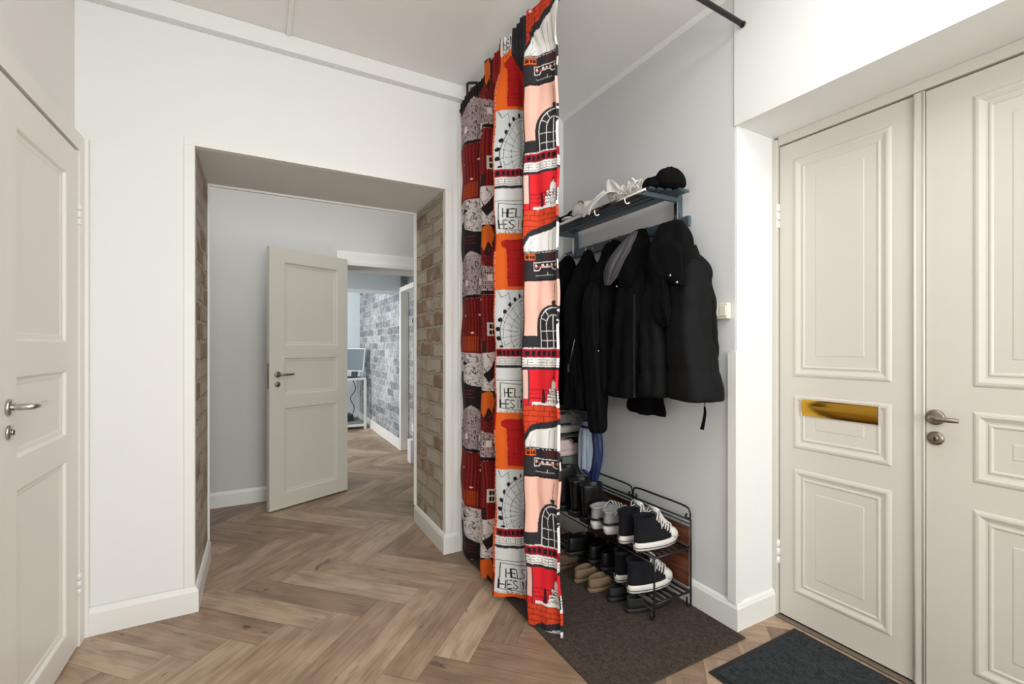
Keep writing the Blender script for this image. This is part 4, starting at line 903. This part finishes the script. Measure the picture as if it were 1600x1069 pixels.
a = put(lowshoe('slip_on_shoe', 'tan suede slip-on on the mat, nearer the black shoes', 'shoe', 'tan slip-ons', M['tan_leather'], M['tan_leather'], L=.26, hgt=.060), 1.445, 1.842, .007, 2)
dup(a, (1.440, 1.950, .007), math.radians(4), 'tan suede slip-on on the mat, farther from the black shoes')
a = put(lowshoe('low_black_shoe', 'flat matt black shoe on the brown mat, frontmost below the rack', 'shoe', 'black flats', M['black_sole'], M['black_sole'], L=.27, hgt=.058), 1.490, 1.617, .007, -4)
dup(a, (1.478, 1.728, .007), math.radians(2), 'flat matt black shoe on the brown mat, between the frontmost one and the tan slip-ons')
# shoes stored in the organizer
a = put(runner('white sneaker on its side in the top pocket of the hanging organizer', 'organizer shoes'), 1.60, 2.37, .706, 8)
b_ = put(lowshoe('pink_shoe', 'pale pink shoe in the organizer pocket under the white sneaker, nearer the rack', 'shoe', 'pale pink shoes', M['pink_sole'], M['pink_sole'], L=.22, hgt=.09, sole=.03), 1.575, 2.332, .576, 4)
dup(b_, (1.575, 2.425, .576), math.radians(4), 'pale pink shoe in the organizer pocket, half behind the curtain edge')

# ================================================================== SHOE RACK
sr = empty('shoe_rack', (1.68, 1.9, .007), 'black wire shoe rack with slatted shelves and scrolled back rail', 'shoe rack')
XF, XB, YN, YF = 1.566, 1.806, 1.515, 2.295
def bar(mb, p, r=.0042, sub=0): mb.tube(p, r, 8, sub=sub); return mb
for z in (.075, .285):
    b = MB()
    for i in range(7): x = XF+.012+i*(XB-XF-.024)/6; b.box(x-.006, x+.006, YN, YF, z-.002, z+.002)
    P(b, 'shelf_slats', M['zip'] if z < .1 else M['black_metal'], sr, sr)
    b = MB(); bar(b, [(XF, YN, z), (XB, YN, z)], .005); bar(b, [(XF, YF, z), (XB, YF, z)], .005); bar(b, [(XF, YN, z), (XF, YF, z)], .005); bar(b, [(XB, YN, z), (XB, YF, z)], .005)
    bar(b, [(XF, YN, z-.028), (XF, YF, z-.028)], .0035)
    P(b, 'shelf_frame', M['black_metal'], sr, sr)
for y in (YN, (YN+YF)/2, YF):
    b = MB(); bar(b, [(XB, y, .42), (XB, y, .04), (XB-.004, y, .012), (XB-.022, y, .012), (XB-.026, y, .034), (XB-.026, y, .055)], .0045, 3)
    P(b, 'upright', M['black_metal'], sr, sr)
    if y != (YN+YF)/2 and y != YF:
        b = MB(); bar(b, [(XF, y, .288), (XF, y, .05), (XF+.002, y, .014), (XF-.012, y, .012), (XF-.022, y, .022), (XF-.020, y, .042)], .0045, 3); P(b, 'upright', M['black_metal'], sr, sr)
    if y == YF: b = MB(); bar(b, [(XF, y, .288), (XF, y, .012)], .0045); P(b, 'upright', M['black_metal'], sr, sr)
b = MB(); bar(b, [(XB, YN, .415), (XB, YF, .415)], .005); bar(b, [(XB-.004, YN, .398), (XB-.004, YF, .398)], .004); bar(b, [(XB-.004, YN, .380), (XB-.004, YF, .380)], .0035); P(b, 'back_rail', M['black_metal'], sr, sr)
ym = (YN+YF)/2
for a_, b2 in ((YN, ym), (ym, YF)):
    b = MB(); bar(b, [(XB, a_+.022, .440), (XB, a_+.030, .424), (XB, a_+.012, .419), (XB, a_+.003, .432), (XB, a_+.006, .455), (XB, a_+.035, .474), (XB, (a_+b2)/2, .476), (XB, b2-.035, .474), (XB, b2-.006, .455), (XB, b2-.003, .432), (XB, b2-.012, .419), (XB, b2-.030, .424), (XB, b2-.022, .440)], .0048, 4)
    P(b, 'scroll_rail', M['black_metal'], sr, sr)
bd = MB().box(1.8125, 1.8215, 1.535, 2.29, .085, .372).build('board', M['red_wood'], bevel=.002)
tag(bd, 'red-brown stained wooden board standing between the wire rack and the wall', 'board')

# ================================================================== MATS
mt = MB().box(1.062, 1.815, 1.236, 2.50, .001, .007).build('doormat', M['mat_brown'], bevel=.002)
tag(mt, 'large dark brown ribbed mat lying under the shoe rack', 'doormat')
e = empty('doormat', (1.78, .75, .001), 'charcoal pile doormat with rubber edge in front of the entrance doors', 'doormat')
P(MB().box(1.500, 2.066, .20, 1.176, .001, .005), 'rubber_border', M['mat_edge'], e, e, bevel=.001)
P(MB().box(1.522, 2.044, .22, 1.154, .005, .010), 'pile', M['mat_black'], e, e, bevel=.002)

# ================================================================== SWITCH ON THE SHADED WALL
e = empty('light_switch', (1.838, 1.365, 1.41), 'ivory surface-mounted double switch box by the corner of the shaded wall', 'light switch')
P(MB().box(1.812, 1.838, 1.322, 1.408, 1.372, 1.445), 'housing', M['plastic'], e, e, bevel=.005)
for y0 in (1.328, 1.368): P(MB().box(1.807, 1.812, y0, y0+.034, 1.385, 1.432), 'rocker', M['plastic'], e, e, bevel=.003)

# ================================================================== FAR ROOM
e = empty('desk', (1.05, 7.45, 0), 'white desk with a low shelf at the end of the far room', 'desk')
P(MB().box(.62, 1.40, 7.15, 7.80, .742, .768), 'desktop', M['desk_white'], e, e, bevel=.003)
for x, y in ((1.385, 7.17), (1.385, 7.76), (.64, 7.17), (.64, 7.76)): P(MB().box(x-.018, x+.018, y-.018, y+.018, 0, .742), 'leg', M['desk_white'], e, e, bevel=.002)
P(MB().box(.64, 1.37, 7.17, 7.76, .075, .10), 'shelf', M['desk_shelf'], e, e, bevel=.003)
P(MB().box(.62, 1.40, 7.155, 7.175, .04, .075), 'rail', M['desk_white'], e, e, bevel=.003)
e = empty('monitor', (1.25, 7.38, .769), 'grey monitor standing angled on the white desk', 'monitor')
mo = MB(); mo.box(-.03, .0, -.20, .20, .09, .45); o = mo.build('screen_back', M['desk_white'], e, bevel=.006)
MB().box(-.036, -.03, -.188, .188, .105, .435).build('screen', M['screen'], e)
MB().box(.0, .03, -.05, .05, .02, .25).build('stand', M['dark_plastic'], e, bevel=.004)
MB().box(-.09, .10, -.12, .12, .0, .012).build('base', M['dark_plastic'], e, bevel=.003)
e.rotation_euler = (0, math.radians(8), math.radians(38))
k = MB().box(.90, 1.22, 7.20, 7.32, .769, .786).build('keyboard', M['dark_plastic'], bevel=.003); tag(k, 'thin black keyboard on the desk edge before the monitor', 'keyboard')
k = MB().box(.90, 1.25, 7.35, 7.65, .101, .19).build('storage_box', M['dark_plastic'], bevel=.01); tag(k, 'black box on the low shelf under the white desk', 'box')
e = empty('power_cable', (1.30, 7.72, .1), 'black cable looping down behind the white desk', 'cable')
P(MB().tube([(1.30, 7.82, .74), (1.36, 7.84, .55), (1.28, 7.84, .4), (1.34, 7.84, .25), (1.30, 7.80, .12)], .006, 6, sub=5), 'cord', M['dark_plastic'], e, e)
e = empty('wifi_router', (1.42, 4.80, 0), 'white upright plastic box standing on the floor by the white door frame', 'router')
P(MB().box(1.39, 1.475, 4.78, 4.90, .0, .25), 'housing', M['white_plastic'], e, e, bevel=.008)
for z in (.06, .095): P(MB().tube([(1.425, 4.780, z), (1.425, 4.774, z)], .008, 10), 'port', M['dark_plastic'], e, e)
P(MB().tube([(1.47, 4.86, .20), (1.49, 4.92, .23), (1.51, 5.0, .30), (1.545, 5.05, .33)], .007, 6, sub=4).box(1.50, 1.556, 5.0, 5.10, .29, .37), 'plug', M['white_plastic'], e, e)
e = empty('wall_hooks', (1.555, 4.98, 1.62), 'small black hook strip on the grey brick wallpaper inside the white frame', 'hook strip')
P(MB().box(1.548, 1.56, 4.78, 5.16, 1.565, 1.58), 'bar', M['black_metal'], e, e)
for i in range(5): P(MB().tube([(1.55, 4.81+i*.08, 1.57), (1.52, 4.81+i*.08, 1.56), (1.515, 4.81+i*.08, 1.53), (1.53, 4.81+i*.08, 1.52)], .005, 6, sub=3), 'hook', M['black_metal'], e, e)
P(MB().box(1.54, 1.555, 4.86, 4.875, 1.58, 1.74), 'hanging_strap', M['black_metal'], e, e)
